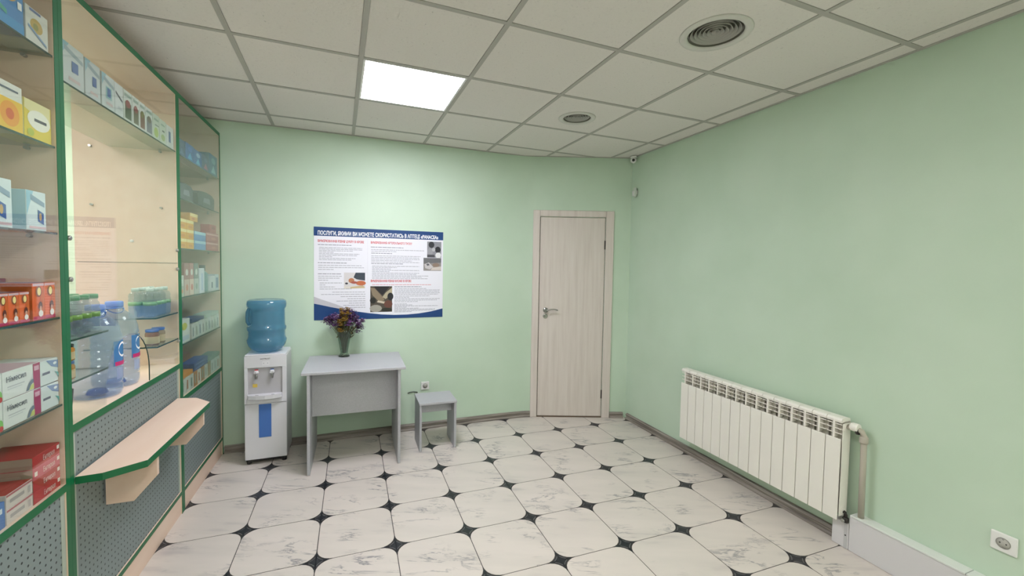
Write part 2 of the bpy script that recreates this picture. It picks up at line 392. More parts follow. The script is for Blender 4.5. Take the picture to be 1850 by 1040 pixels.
for key, (vx, vy, r, lab) in VENTS.items():
    t = thing('ceiling_vent', lab, 'ceiling vent', (vx, vy, ZC+0.003), 0, 'round ceiling diffusers')
    f = MB(); f.lathe([(r-0.004, 0.014), (r-0.004, -0.003), (r+0.004, -0.008), (r+0.028, -0.006), (r+0.032, 0.0), (r+0.001, 0.001)], FLG, 40, cap=False); f.obj('flange', t)
    n = 7 if r > 0.11 else 6
    for k in range(n):
        rr = r*(1-(k+0.6)/n)
        f = MB(); h = 0.006
        f.lathe([(rr+0.001, h+0.014), (rr+0.011, h-0.002), (rr+0.0125, h-0.002), (rr+0.003, h+0.016)], VM, 32, cap=False); f.obj('diffuser_ring', t)
    f = MB(); f.lathe([(r-0.005, 0.0), (r-0.005, 0.024), (0.001, 0.0245), (0.0005, 0.0255), (r-0.003, 0.0255), (r-0.003, 0.0)], VD, 32, cap=False); f.obj('duct', t)

# baseboards (profile with a groove), clipped at the door
def baseboard(name, p, q, n):
    p, q, n = Vector((*p, 0)), Vector((*q, 0)), Vector((*n, 0)); z = Vector((0, 0, 1))
    prof = [(0.0, 0.0), (0.024, 0.0), (0.024, 0.010), (0.019, 0.016), (0.012, 0.018), (0.012, 0.034), (0.018, 0.037), (0.018, 0.046), (0.010, 0.056), (0.0, 0.058)]
    b = MB(); b.prism([p + n*(a+0.0005) + z*(h+0.0005) for a, h in prof], q-p, BASEB); struct(b.obj(name))
def baseboard_path(name, pts):
    prof = [(0.0, 0.0), (0.024, 0.0), (0.024, 0.010), (0.019, 0.016), (0.012, 0.018), (0.012, 0.034), (0.018, 0.037), (0.018, 0.046), (0.010, 0.056), (0.0, 0.058)]
    b = MB(); i = b.mi(BASEB); rings = []
    for k, p in enumerate(pts):
        d = (pts[min(k+1, len(pts)-1)] - pts[max(k-1, 0)]).normalized(); n = Vector((d.y, -d.x))
        rings.append([b.bm.verts.new((p.x+n.x*(a+0.0008), p.y+n.y*(a+0.0008), h+0.0005)) for a, h in prof])
    for k in range(len(rings)-1):
        for q in range(len(prof)): b.bm.faces.new([rings[k][q], rings[k][(q+1) % 10], rings[k+1][(q+1) % 10], rings[k+1][q]])
    b.bm.faces.new(rings[0]); b.bm.faces.new(rings[-1]); struct(b.obj(name))
baseboard_path('baseboard_back', [Vector((-0.852, YW(-0.85)))] + FOLD[:-1] + [Vector(DW(0.0965))])
baseboard('baseboard_door_right', DW(0.907), DW(LW-0.03), DWN)
baseboard('baseboard_right', (XW(1.476), 1.476), (XW(3.46), 3.46), (-1, 0.0273))

# door
D = mobj('door_1', None, None, (*DW(0), 0), math.atan2(DWD.y, DWD.x)); struct(D)      # local x along wall, -y faces the room
def dbox(name, x0, y0, z0, x1, y1, z1, m, bev=0.002, parent=D, lab=None):
    b = MB(); b.box(x0, y0, z0, x1, y1, z1, m, bev, 1); q = b.obj(name, parent)
    if lab: q['label'] = lab
    return q
dbox('door_leaf', DL0+0.006, -0.004, 0.012, DL1-0.005, 0.036, DTOP-0.004, DOORM)
dbox('casing', DL0-0.068, -0.016, 0, DL0-0.001, 0, DTOP+0.065, DOORM, 0.004); dbox('casing', DL1+0.002, -0.016, 0, DL1+0.082, 0, DTOP+0.065, DOORM, 0.004)
dbox('casing', DL0-0.001, -0.0155, DTOP+0.003, DL1+0.002, 0, DTOP+0.065, DOORM, 0.004)
dbox('jamb', DL0, 0.0, 0, DL0+0.004, 0.1, DTOP, BASEB, 0); dbox('jamb', DL1-0.003, 0.0, 0, DL1, 0.1, DTOP, BASEB, 0); dbox('jamb', DL0, 0.0, DTOP-0.003, DL1, 0.1, DTOP, BASEB, 0)
dbox('threshold', DL0, -0.01, 0, DL1, 0.1, 0.010, mat('brown_threshold', '#6F5D4E', 0.5), 0.001)
for z in (1.75, 0.24): dbox('hinge', DL1-0.010, -0.012, z-0.045, DL1+0.001, -0.004, z+0.045, DARKM, 0.003)
h = MB(); h.lathe([(0.026, -0.004), (0.026, -0.011), (0.022, -0.014), (0.010, -0.015), (0.009, -0.05)], STEEL, 24, (0.237, 0, 1.088), 'y')
h.tube([(0.237, -0.048, 1.088), (0.255, -0.050, 1.091), (0.285, -0.050, 1.099), (0.32, -0.050, 1.100), (0.355, -0.048, 1.092)], 0.0085, STEEL, 10, 0.006); ho = h.obj('door_handle', D)
ho['label'] = 'chrome lever handle'
h = MB(); h.lathe([(0.024, -0.004), (0.024, -0.010), (0.020, -0.013)], STEEL, 24, (0.235, 0, 1.028), 'y'); h.box(0.232, -0.024, 1.012, 0.238, -0.012, 1.044, STEEL, 0.002); h.obj('lock_rosette', D)

# ------------------------------------------------------------------ display cabinets
PT = 0.0225
def cabinet(label, s0, s1, sill, shelves, back, pin_z):
    px, py = CW(s0); R = thing('display_cabinet', label, 'display cabinet', (px, py, 0), -TH, 'green edged display cabinets along the left wall')
    L = s1-s0; Dp = 0.47; HT = 2.51
    for k, y in enumerate((0.0, L-PT)):
        b = MB(); b.box(-Dp, y, 0, -0.0015, y+PT, HT, CREAM); p = b.obj('side_panel', R)
        e = MB(); e.box(-0.0015, y, 0, 0.0, y+PT, HT, GREEN); e.obj('edge_band', p)
    def board(name, z0, z1, d0=0.0, mm=CREAM, dd=None):
        b = MB(); b.box(-(dd or Dp), PT, z0, -0.0015-d0, L-PT, z1, mm); p = b.obj(name, R)
        e = MB(); e.box(-0.0015-d0, PT, z0, -d0, L-PT, z1, GREEN); e.obj('edge_band', p); return p
    board('top_panel', HT-0.026, HT); board('sill_board', sill-0.028, sill); board('bottom_board', 0.118, 0.140)
    b = MB(); b.box(-0.022, PT, 0, -0.006, L-PT, 0.118, CREAM); b.obj('plinth', R)
    b = MB(); b.box(-0.012, PT, 0.140, -0.008, L-PT, sill-0.028, PERF); q = b.obj('perforated_panel', R); q['label'] = 'grey perforated metal panel'
    for y in (PT, L-PT-0.022):
        b = MB(); b.box(-0.008, y, 0.140, -0.0065, y+0.022, sill-0.028, mat('pale_strip', '#A9B3A8', 0.5)); b.obj('panel_strip', R)
    if back:
        b = MB(); b.box(-Dp-0.004, 0, 0.12, -Dp, L, HT, CREAM); b.obj('back_panel', R)
    else:
        b = MB(); b.box(-Dp-0.004, 0, 0.12, -Dp, L, sill-0.03, CREAM); b.obj('back_panel', R)
    for (y0, y1, z) in shelves:
        b = MB(); b.box(-Dp+0.16, y0+0.001, z-0.007, -0.0055, y1-0.001, z, SHELF); p = b.obj('glass_shelf', R)
        e = MB(); e.box(-0.0054, y0+0.001, z-0.007, -0.0045, y1-0.001, z, EDGE)
        if y1 < L-PT-0.1: e.box(-Dp+0.16, y1-0.001, z-0.007, -0.005, y1, z, EDGE)
        if y0 > PT+0.1: e.box(-Dp+0.16, y0, z-0.007, -0.005, y0+0.001, z, EDGE)
        e.obj('glass_edge', p)
    for z in pin_z:
        for x in (-0.075, -0.39):
            for ya, yb in ((L-PT-0.0002, L-PT-0.016), (PT+0.0002, PT+0.016)):
                pm = MB(); pm.lathe([(0.006, ya), (0.006, yb)], STEEL, 8, (x, 0, z-0.0135), 'y'); pm.obj('shelf_pin', R)
    return R, L
SA0, SA1, SB0, SB1, SC0, SC1 = 0.86, 1.980, 1.981, 3.045, 3.046, 3.885
LA = SA1-SA0; LB = SB1-SB0; LC = SC1-SC0
ZA = (2.220, 1.912, 1.615, 1.320, 1.010); ZCB = (2.158, 1.900, 1.600, 1.305, 1.018)
CA, _ = cabinet('left display cabinet nearest the camera with orange and white medicine boxes', SA0, SA1, 0.718, [(PT, LA-PT, z) for z in ZA], True, ZA)
CB, _ = cabinet('middle display cabinet with arched service opening and large water bottles', SB0, SB1, 0.915,
    [(PT, LB-PT, 2.160), (PT, 0.287, 1.228), (PT, 0.281, 1.072), (LB-0.318, LB-PT, 1.222), (LB-0.310, LB-PT, 1.068)], False, (2.16, 1.84, 1.225, 1.07))
CC, _ = cabinet('right display cabinet against the back wall with yellow and red boxes', SC0, SC1, 0.700, [(PT, LC-PT, z) for z in ZCB], True, ZCB)
for R, L, z0 in ((CA, LA, 0.718), (CC, LC, 0.700)):
    b = MB(); b.box(-0.004, PT+0.001, z0+0.001, -0.0005, L-PT-0.001, 2.483, PANE); b.obj('glass_pane', R)
# pane with the arch: strips left, right and above the opening, a thin slab
yc = 2.432-SB0; hw = 0.200; zs, zt = 0.985, 1.185; y0, y1, z0, z1 = PT+0.001, LB-PT-0.001, 0.916, 2.483
b = MB(); n_ = 20; GT = 0.0055
arc = [(yc-hw*math.cos(PI*k/n_), zs+(zt-zs)*math.sin(PI*k/n_)) for k in range(n_+1)]
for xx in (-0.0005, -GT):
    for q4 in ([(y0, z0), (yc-hw, z0), (yc-hw, zs), (y0, zs)], [(yc+hw, z0), (y1, z0), (y1, zs), (yc+hw, zs)], [(y0, zs), (yc-hw, zs), (yc-hw, z1), (y0, z1)], [(yc+hw, zs), (y1, zs), (y1, z1), (yc+hw, z1)]): b.poly([(xx, a, c) for a, c in q4], PANE)
    for k in range(n_): b.poly([(xx, arc[k][0], arc[k][1]), (xx, arc[k+1][0], arc[k+1][1]), (xx, arc[k+1][0], z1), (xx, arc[k][0], z1)], PANE)
p = b.obj('glass_pane', CB)
e = MB(); path = [(yc-hw, z0)] + arc + [(yc+hw, z0)]
for k in range(len(path)-1):
    (a0, b0), (a1, b1) = path[k], path[k+1]; e.poly([(-0.0005, a0, b0), (-0.0005, a1, b1), (-GT, a1, b1), (-GT, a0, b0)], EDGE if k > len(path)*0.45 else PANE)
e.obj('arched_glass_edge', p)
b = MB(); b.lathe([(0.008, LB-PT-0.0002), (0.008, LB-PT-0.012), (0.005, LB-PT-0.014)], WHITE, 12, (-0.215, 0, 1.632), 'y'); q = b.obj('peg', CB); q['label'] = 'small white wall peg'
for y, z in ((PT+0.008, 1.60), (PT+0.008, 1.45), (LB-PT-0.008, 1.585), (LB-PT-0.008, 1.475), (LB-PT-0.010, 1.05)):
    b = MB(); b.lathe([(0.009, -0.006), (0.009, 0.004), (0.006, 0.006)], STEEL, 12, (0, y, z), 'x'); b.obj('glass_clip', CB)
b = MB(); b.box(-0.46, LB-PT-0.0012, 1.508, -0.004, LB-PT-0.0002, 1.512, mat('panel_joint', '#8A7F70', 0.8)); b.obj('joint_line', CB)
# projecting counter with two brackets
cx0, cy0 = CW(2.0); CT = thing('counter_shelf', 'cream counter shelf with green edge projecting under the service window', 'counter', (cx0, cy0, 0), -TH)
out = [(0.001, 0.004), (0.078, 0.012), (0.188, 0.088), (0.196, 0.846), (0.100, 0.955), (0.001, 0.975)]
b = MB(); b.prism([(x, y, 0.692) for x, y in out], (0, 0, 0.028), CREAM, GREEN); b.obj('counter_top', CT)
for y in (0.205, 0.80):
    b = MB(); b.prism([(0.001, y, 0.692), (0.176, y, 0.692), (0.176, y, 0.602), (0.095, y, 0.505), (0.001, y, 0.505)], (0, 0.02, 0), CREAM); b.obj('bracket', CT)

# ------------------------------------------------------------------ products: helpers
def P(c, r=0.5): return mat('print_' + c[1:], c, r)
def carton(name, label, cat, group, s0, s1, z, h, dep, base, prints=(), side=None, top=None, d=0.012, txt=None, tilt=0.0, rows=1):
    x, y = CW(s0, d); w = s1-s0
    b = MB(); t = bmesh.new(); bmesh.ops.create_cube(t, size=1)
    for v in t.verts: v.co = Vector((-dep/2 + v.co.x*dep, w/2 + v.co.y*(w-0.0012), h/2 + v.co.z*h))
    bmesh.ops.bevel(t, geom=t.edges[:], offset=min(0.0012, h*0.1), segments=1, affect='EDGES')
    b.merge(t, P(base))
    e = 0.0004
    if top: b.poly([(-0.001, 0.002, h+e), (-0.001, w-0.002, h+e), (-dep+0.001, w-0.002, h+e), (-dep+0.001, 0.002, h+e)], P(top))
    if side: b.poly([(-0.001, e*0.5, 0.001), (-0.001, e*0.5, h-0.001), (-dep+0.001, e*0.5, h-0.001), (-dep+0.001, e*0.5, 0.001)], P(side))
    k = 0
    for q in prints:
        k += 1; x = e*(1+k*0.6)
        if q[0] == 'r': _, u0, v0, u1, v1, c = q; pp = [(u0, v0), (u1, v0), (u1, v1), (u0, v1)]
        elif q[0] == 'e': _, cu, cv, ru, rv, c = q; pp = [(cu+ru*math.cos(2*PI*i/20), cv+rv*math.sin(2*PI*i/20)) for i in range(20)]
        else: _, pp, c = q
        b.poly([(x, 0.001+u*(w-0.002), 0.001+v*(h-0.002)) for u, v in pp], P(c))
    xx, yy = CW(s0, d)
    o = b.obj(name, None, (xx, yy, z+0.0006), -TH+tilt); tag(o, label, cat, group)
    if txt:
        for (s, u, v, hh, ww, c) in txt:
            me = text_mesh(s, hh*h, P(c), ww*w, 0.0); q = mobj('lettering', me, o, (0.0022, u*w, v*h)); q.rotation_euler = (PI/2, 0, PI/2)
    return o
def flip_text(): pass
# ---------- left cabinet
dA = 0.012
carton('medicine_box', 'large blue box with yellow cluster print, top shelf of left cabinet', 'box', 'top shelf boxes', 1.66, 1.838, ZA[0], 0.135, 0.16, '#2A7FC0', [('r', 0, 0, 1, 0.25, '#2D8FCB'), ('p', [(0, 0.45), (0.6, 0.25), (0.6, 0.35), (0, 0.62)], '#3FA58B'), ('e', 0.62, 0.82, 0.22, 0.22, '#C59A45'), ('r', 0.85, 0.55, 0.95, 0.72, '#F0F0F0')], side='#2368A8')
carton('medicine_box', 'white box with round golden picture, top shelf of left cabinet', 'box', 'top shelf boxes', 1.846, 1.952, ZA[0], 0.114, 0.10, '#D8D8D2', [('e', 0.46, 0.55, 0.28, 0.2, '#BFA04E'), ('e', 0.42, 0.52, 0.12, 0.1, '#8F8A3A'), ('r', 0.15, 0.9, 0.65, 0.97, '#3B5C93'), ('p', [(0.08, 0.42), (0.9, 0.1), (0.9, 0.18), (0.08, 0.5)], '#7C9CC0')], side='#C2C4C0')
carton('medicine_box', 'tall white box with glowing yellow orange sun on second shelf', 'box', 'second shelf boxes', 1.70, 1.820, ZA[1], 0.142, 0.08, '#E2E2DC', [('r', 0, 0, 1, 0.66, '#EFC53A'), ('e', 0.55, 0.34, 0.33, 0.27, '#EDA032'), ('e', 0.55, 0.34, 0.14, 0.12, '#D9662C'), ('r', 0.2, 0.84, 0.85, 0.88, '#4C5A6C')], side='#D9CDA0')
carton('medicine_box', 'wide yellow box with white oval on second shelf beside green post', 'box', 'second shelf boxes', 1.826, 1.955, ZA[1], 0.122, 0.08, '#E6CF3F', [('p', [(0, 0.75), (0.95, 0.45), (0.95, 1), (0, 1)], '#EADFA8'), ('e', 0.52, 0.52, 0.42, 0.27, '#F2EFE4'), ('r', 0.34, 0.48, 0.8, 0.56, '#4B4A55'), ('e', 0.2, 0.15, 0.12, 0.1, '#B8C23E')], side='#E9E2B0')
for (a, b_, hh, lab, bl) in ((1.66, 1.764, 0.146, 'taller white and pale blue pack with blue square at the left end of third shelf', 0.45), (1.822, 1.915, 0.128, 'white and pale blue pack with dark blue square right of it on third shelf', 0.56)):
    carton('wipes_pack', lab, 'pack', 'pale blue packs on third shelf', a, b_, ZA[2], hh, 0.06, '#DCE8EE', [('p', [(0, 0.35), (0.35, 1), (0, 1)], '#9CCBE0'), ('p', [(0.2, 0.78), (0.92, 0.62), (0.92, 0.74), (0.2, 0.92)], '#8EA6BE'), ('p', [(bl, 0.24), (bl+0.3, 0.16), (bl+0.3, 0.46), (bl, 0.54)], '#3C62A8'), ('e', bl+0.12, 0.36, 0.07, 0.1, '#C7A26B'), ('r', 0.1, 0.04, 0.95, 0.1, '#D6B8C0')], side='#A9CFE2', tilt=0.0)
xs = [(1.655, 1.690), (1.691, 1.734), (1.735, 1.778), (1.779, 1.822)]
def vitc(s0, s1, h, dep, lab, dd=0.012):
    carton('vitamin_box', lab, 'box', 'orange vitamin cartons on fourth shelf', s0, s1, ZA[3], h, dep, '#EA6A32', [('r', 0, 0, 1, 0.10, '#C2285A'), ('r', 0, 0.93, 1, 1, '#D8B8C4'), ('p', [(0.55, 0.3), (1, 0.2), (1, 0.9), (0.7, 0.7)], '#D4641C'), ('e', 0.5, 0.78, 0.26, 0.15, '#8C4A2A'), ('e', 0.53, 0.78, 0.16, 0.11, '#F8E49A'), ('e', 0.62, 0.38, 0.17, 0.12, '#5A2420'), ('e', 0.62, 0.30, 0.10, 0.08, '#D9A08A'), ('e', 0.62, 0.17, 0.2, 0.09, '#F2ECEC')], side='#B65A14', top='#8A6478', d=dd)
for k, (a, b_) in enumerate(xs): vitc(a, b_, 0.097, 0.09, 'short orange vitamin carton, %s of four left of the taller pair' % ('first', 'second', 'third', 'fourth')[k])
vitc(1.838, 1.893, 0.122, 0.10, 'taller orange vitamin carton, left one of the tall pair'); vitc(1.894, 1.948, 0.122, 0.10, 'taller orange vitamin carton, right one touching the green post')
for k, (a, b_) in enumerate(((1.705, 1.818), (1.822, 1.935))): carton('vitamin_box', ('purple topped carton behind the short orange boxes', 'purple topped carton behind the tall orange boxes')[k], 'box', 'purple topped cartons at the back', a, b_, ZA[3], 0.135, 0.05, '#8A6478', [('r', 0, 0, 1, 0.2, '#B23A66')], d=0.13, top='#8A6478')
for row in (0, 1):
    rn = ('lower', 'upper')[row]; z = ZA[4] + row*0.0865
    carton('medicine_box', '%s white box with green leaf corner at left frame edge' % rn, 'box', 'white boxes on fifth shelf', 1.60, 1.700, z, 0.085, 0.14, '#DDE2E2', [('e', 0.9, 0.2, 0.1, 0.2, '#7CC063'), ('e', 0.92, 0.08, 0.08, 0.1, '#C23B3B')], side='#D0D4D4')
    carton('medicine_box', '%s white box with dark heading and magenta end stripe' % rn, 'box', 'white boxes on fifth shelf', 1.702, 1.862, z, 0.085, 0.14, '#DFE4E4', [('r', 0.80, 0, 1, 1, '#A82A66'), ('r', 0.83, 0.72, 0.97, 0.9, '#D9A9C2'), ('r', 0.1, 0.42, 0.55, 0.46, '#B9BEC4'), ('r', 0.1, 0.34, 0.48, 0.37, '#C5CACF'), ('p', [(0.58, 0.04), (0.66, 0.3), (0.74, 0.42), (0.8, 0.42), (0.8, 0.3), (0.72, 0.22), (0.66, 0.04)], '#6E7F92'), ('p', [(0.66, 0.04), (0.72, 0.22), (0.8, 0.26), (0.8, 0.04)], '#C9D27A')],
           side='#C9CED2', top='#C9AAB8', txt=[('Німесил', 0.08, 0.62, 0.27, 0.5, '#3E4A58')])
    carton('medicine_box', '%s white box with blue swoosh beside green post' % rn, 'box', 'white boxes on fifth shelf', 1.864, 1.954, z, 0.082, 0.14, '#D9E2E6', [('p', [(0.3, 1), (1, 0.9), (1, 0.55), (0.6, 0.7)], '#7E94C0'), ('e', 0.8, 0.8, 0.1, 0.06, '#EEF2F6'), ('r', 0.08, 0.42, 0.5, 0.52, '#6B6E82'), ('p', [(0.75, 0.45), (1, 0.35), (1, 0.1), (0.9, 0.3)], '#67B2B4')], side='#C9CED2')
b = MB(); b.lathe([(0.03, 0), (0.045, 0.05), (0.055, 0.085), (0.05, 0.088), (0.040, 0.05), (0.02, 0.006)], P('#3A3A38'), 20); x, y = CW(1.66, 0.07); tag(b.obj('bowl', None, (x, y, ZA[4]+0.174)), 'dark grey bowl standing on the white boxes at the left edge', 'bowl')
for k in range(4):
    red = ('#B8202C', '#B01E2A', '#C8566A', '#B21E2A')[k]
    carton('medicine_box', '%s red carton of the four stacked at bottom right of left cabinet' % ('lowest', 'second from bottom', 'paler third from bottom', 'topmost')[k], 'box', 'stacked red cartons', 1.815, 1.950, 0.718+k*0.0395, 0.039, 0.15, red, [('r', 0.88, 0.5, 0.97, 0.85, '#F1E6E2')] + ([('r', 0.04, 0.3, 0.14, 0.7, '#F1E6E2')] if k == 2 else []), side='#A48F86' if k else '#A89A92', top='#A01C26',
           txt=[('Ентерол', 0.34, 0.3, 0.62, 0.42, '#E9CACA')])
for k in range(2):
    carton('medicine_box', '%s white carton with red top line in short stack left of red stack' % ('lower', 'upper')[k], 'box', 'stacked white and red cartons', 1.700, 1.812, 0.718+k*0.0465, 0.046, 0.13, '#D6CCC8', [('r', 0, 0.86, 1, 1, '#B0606A'), ('r', 0.12, 0.35, 0.66, 0.6, '#A9A2A4'), ('r', 0.8, 0.2, 0.9, 0.7, '#B8AEB0')], side='#CFC5C0', top='#A83A34')
carton('medicine_box', 'blue box at the bottom left frame edge', 'box', None, 1.58, 1.696, 0.718, 0.08, 0.12, '#3B73B8', [('r', 0.1, 0.6, 0.9, 0.8, '#DCE4EE')])
# ---------- middle cabinet top shelf
T = 'packs along the top shelf of the middle cabinet'
def topbox(s0, s1, h, label, base, prints, **k): carton('food_pack', label, 'pack', T, s0, s1, 2.160, h, 0.10, base, prints, d=0.010, **k)
blue = lambda u: [('p', [(0, 0.62), (0.35, 1), (0, 1)], '#8FB6C4'), ('p', [(0.15, 0.8), (0.95, 0.66), (0.95, 0.76), (0.15, 0.92)], '#93A3AB'), ('r', u, 0.36, u+0.28, 0.62, '#4B6AA0'), ('r', 0.3, 0.12, 0.8, 0.2, '#C9B4B4')]
topbox(2.010, 2.150, 0.150, 'widest white pack with blue diamond square beside the green post', '#C6CCCC', blue(0.45), side='#8FB6C4')
topbox(2.156, 2.262, 0.146, 'second white pack from the left with blue square, top shelf middle cabinet', '#C3C9CA', blue(0.45))
topbox(2.272, 2.372, 0.142, 'third white pack from the left with teal framed blue square', '#C8CECE', [('r', 0.3, 0.3, 0.78, 0.66, '#8FB8B8')] + blue(0.4))
topbox(2.374, 2.446, 0.140, 'white pack with black brush lettering, fourth from the left', '#CBD0D0', [('p', [(0.1, 0.66), (0.9, 0.48), (0.9, 0.54), (0.1, 0.74)], '#3A4250'), ('r', 0.3, 0.2, 0.8, 0.3, '#B7BDC0')])
def veg(c1, c2): return [('r', 0.15, 0.08, 0.9, 0.62, c2), ('e', 0.5, 0.58, 0.3, 0.13, c1), ('r', 0.1, 0.8, 0.9, 0.9, '#8FA39A')]
topbox(2.449, 2.526, 0.138, 'pack with red tomato and dark green picture, fifth from the left', '#CDD2CC', veg('#8A3A3C', '#4E5A48'))
topbox(2.530, 2.596, 0.138, 'narrow pack with maroon picture, sixth from the left', '#D4D8D4', veg('#8E4448', '#66604E'))
topbox(2.598, 2.660, 0.136, 'narrow pack with olive and brown red picture, seventh from the left', '#D4D8D4', veg('#74703C', '#7A4A40'))
topbox(2.664, 2.742, 0.134, 'pack with grey brown picture, eighth from the left', '#D2D6D2', veg('#6E6458', '#7E8088'))
topbox(2.746, 2.822, 0.130, 'pale green pack with lime spot, ninth from the left', '#C4CCC0', [('e', 0.5, 0.28, 0.35, 0.2, '#A8BC62'), ('r', 0.15, 0.75, 0.9, 0.83, '#8AA08C'), ('r', 0.3, 0.55, 0.9, 0.6, '#6E7A74')])
topbox(2.826, 2.910, 0.126, 'pale green pack with dark dash, tenth from the left', '#C4CCBE', [('r', 0.4, 0.5, 0.75, 0.57, '#3E4A48'), ('r', 0.2, 0.75, 0.8, 0.82, '#8AA08C'), ('e', 0.5, 0.25, 0.3, 0.14, '#9DB070')])
topbox(2.914, 3.012, 0.122, 'white pack with blue stripe at the right end of top shelf', '#CDD0CC', [('r', 0.3, 0.25, 0.6, 0.75, '#4F6494')])
# ---------- small water bottles
PETC = thin('clear_pet', '#E6EEF0', 0.04, 1.35, 0.12, '#C9D2D8'); PETB = thin('blue_pet', '#E4EDF8', 0.05, 1.35, 0.30, '#B4CDF2'); PETW = thin('water_filled_pet', '#E2EAF0', 0.05, 1.4, 0.22, '#C6D2E0')
def bottle_proto(body, cap, band, low, neck=0.014):
    R = thing('water_bottle', 'x', 'bottle', (0, 0, 0))
    b = MB(); b.lathe([(0.022, 0.0), (0.028, 0.004), (0.029, 0.02), (0.0275, 0.032), (0.029, 0.042), (0.029, 0.058), (0.0295, 0.062)], low, 16); b.obj('bottle_base', R)
    b = MB(); b.lathe([(0.0295, 0.0625), (0.0295, 0.082)], band, 16); q = b.obj('label_band', R)
    b = MB(); b.lathe([(0.0292, 0.0825), (0.0295, 0.092), (0.026, 0.100), (0.029, 0.108), (0.027, 0.120), (0.022, 0.128), (neck, 0.133), (neck, 0.136)], body, 16); b.obj('bottle_shoulder', R)
    b = MB(); b.lathe([(neck+0.002, 0.1362), (neck+0.002, 0.152), (neck, 0.154)], cap, 16); b.obj('cap', R)
    return R
bp = bottle_proto(PETC, P('#1F8A4C', 0.35), P('#7DA646', 0.3), PETW, 0.022); ordn = ['first', 'second', 'third', 'fourth']
first = True
for r_ in range(2):
    for k in range(4):
        o = bp if first else copy_tree(bp); first = False
        x, y = CW(2.046+k*0.062, 0.046+r_*0.062); o.location = (x, y, 1.2285)
        tag(o, '%s small green capped bottle from the post, %s row of left glass shelf' % (ordn[k], ('front', 'rear')[r_]), 'bottle', 'green capped bottles shrink-wrapped on the left glass shelf')
bp = bottle_proto(PETC, P('#BFD2CC', 0.35), P('#79A876', 0.3), PETB); first = True
for r_ in range(2):
    for k in range(4):
        o = bp if first else copy_tree(bp); first = False
        x, y = CW(2.775+k*0.061, 0.048+r_*0.062); o.location = (x, y, 1.2225)
        tag(o, '%s pale blue small bottle with light cap, %s row of right glass shelf' % (ordn[k], ('front', 'rear')[r_]), 'bottle', 'pale blue small bottles on the right glass shelf')
def jar(x, y, z, body, lid, label, group, r=0.031, h=0.085):
    R = thing('food_jar', label, 'jar', (x, y, z+0.0005), 0, group)
    b = MB(); b.lathe([(r*0.85, 0), (r, 0.004), (r, h*0.72), (r*0.86, h*0.82), (r*0.84, h*0.84)], body, 20); b.obj('jar_body', R)
    b = MB(); b.lathe([(r*1.003, h*0.12), (r*1.006, h*0.13), (r*1.006, h*0.55), (r*1.003, h*0.56)], P('#C9B48E'), 20); b.obj('paper_label', R)
    b = MB(); b.lathe([(r*0.92, h*0.845), (r*0.94, h*0.86), (r*0.94, h*0.985), (r*0.88, h)], lid, 20); b.obj('lid', R)
G = 'baby food jars in the middle cabinet'
x, y = CW(2.80, 0.05); jar(x, y, 1.068, P('#8A5A38', 0.2), P('#4A6CB4', 0.35), 'blue lidded brown food jar, left of the pair on right lower shelf', G)
x, y = CW(2.875, 0.05); jar(x, y, 1.068, P('#A08460', 0.2), P('#3E63B0', 0.35), 'blue lidded food jar, right of the pair on right lower shelf', G)
x, y = CW(2.055, 0.05); jar(x, y, 1.072, P('#A9763A', 0.2), P('#4E6CA8', 0.35), 'orange food jar with blue lid low beside green post', G, 0.033, 0.07)
x, y = CW(2.055, 0.05); jar(x, y, 1.1425, P('#C2802E', 0.2), P('#1C1A20', 0.35), 'food jar with black lid stacked on the orange jar', G, 0.033, 0.062)
b = MB(); b.lathe([(0.026, 0), (0.028, 0.004), (0.036, 0.12), (0.034, 0.121), (0.024, 0.01)], P('#2A2226'), 20); x, y = CW(2.045, 0.055); tag(b.obj('cup', None, (x, y, 0.9155)), 'dark cup on the counter beside the green post', 'cup')
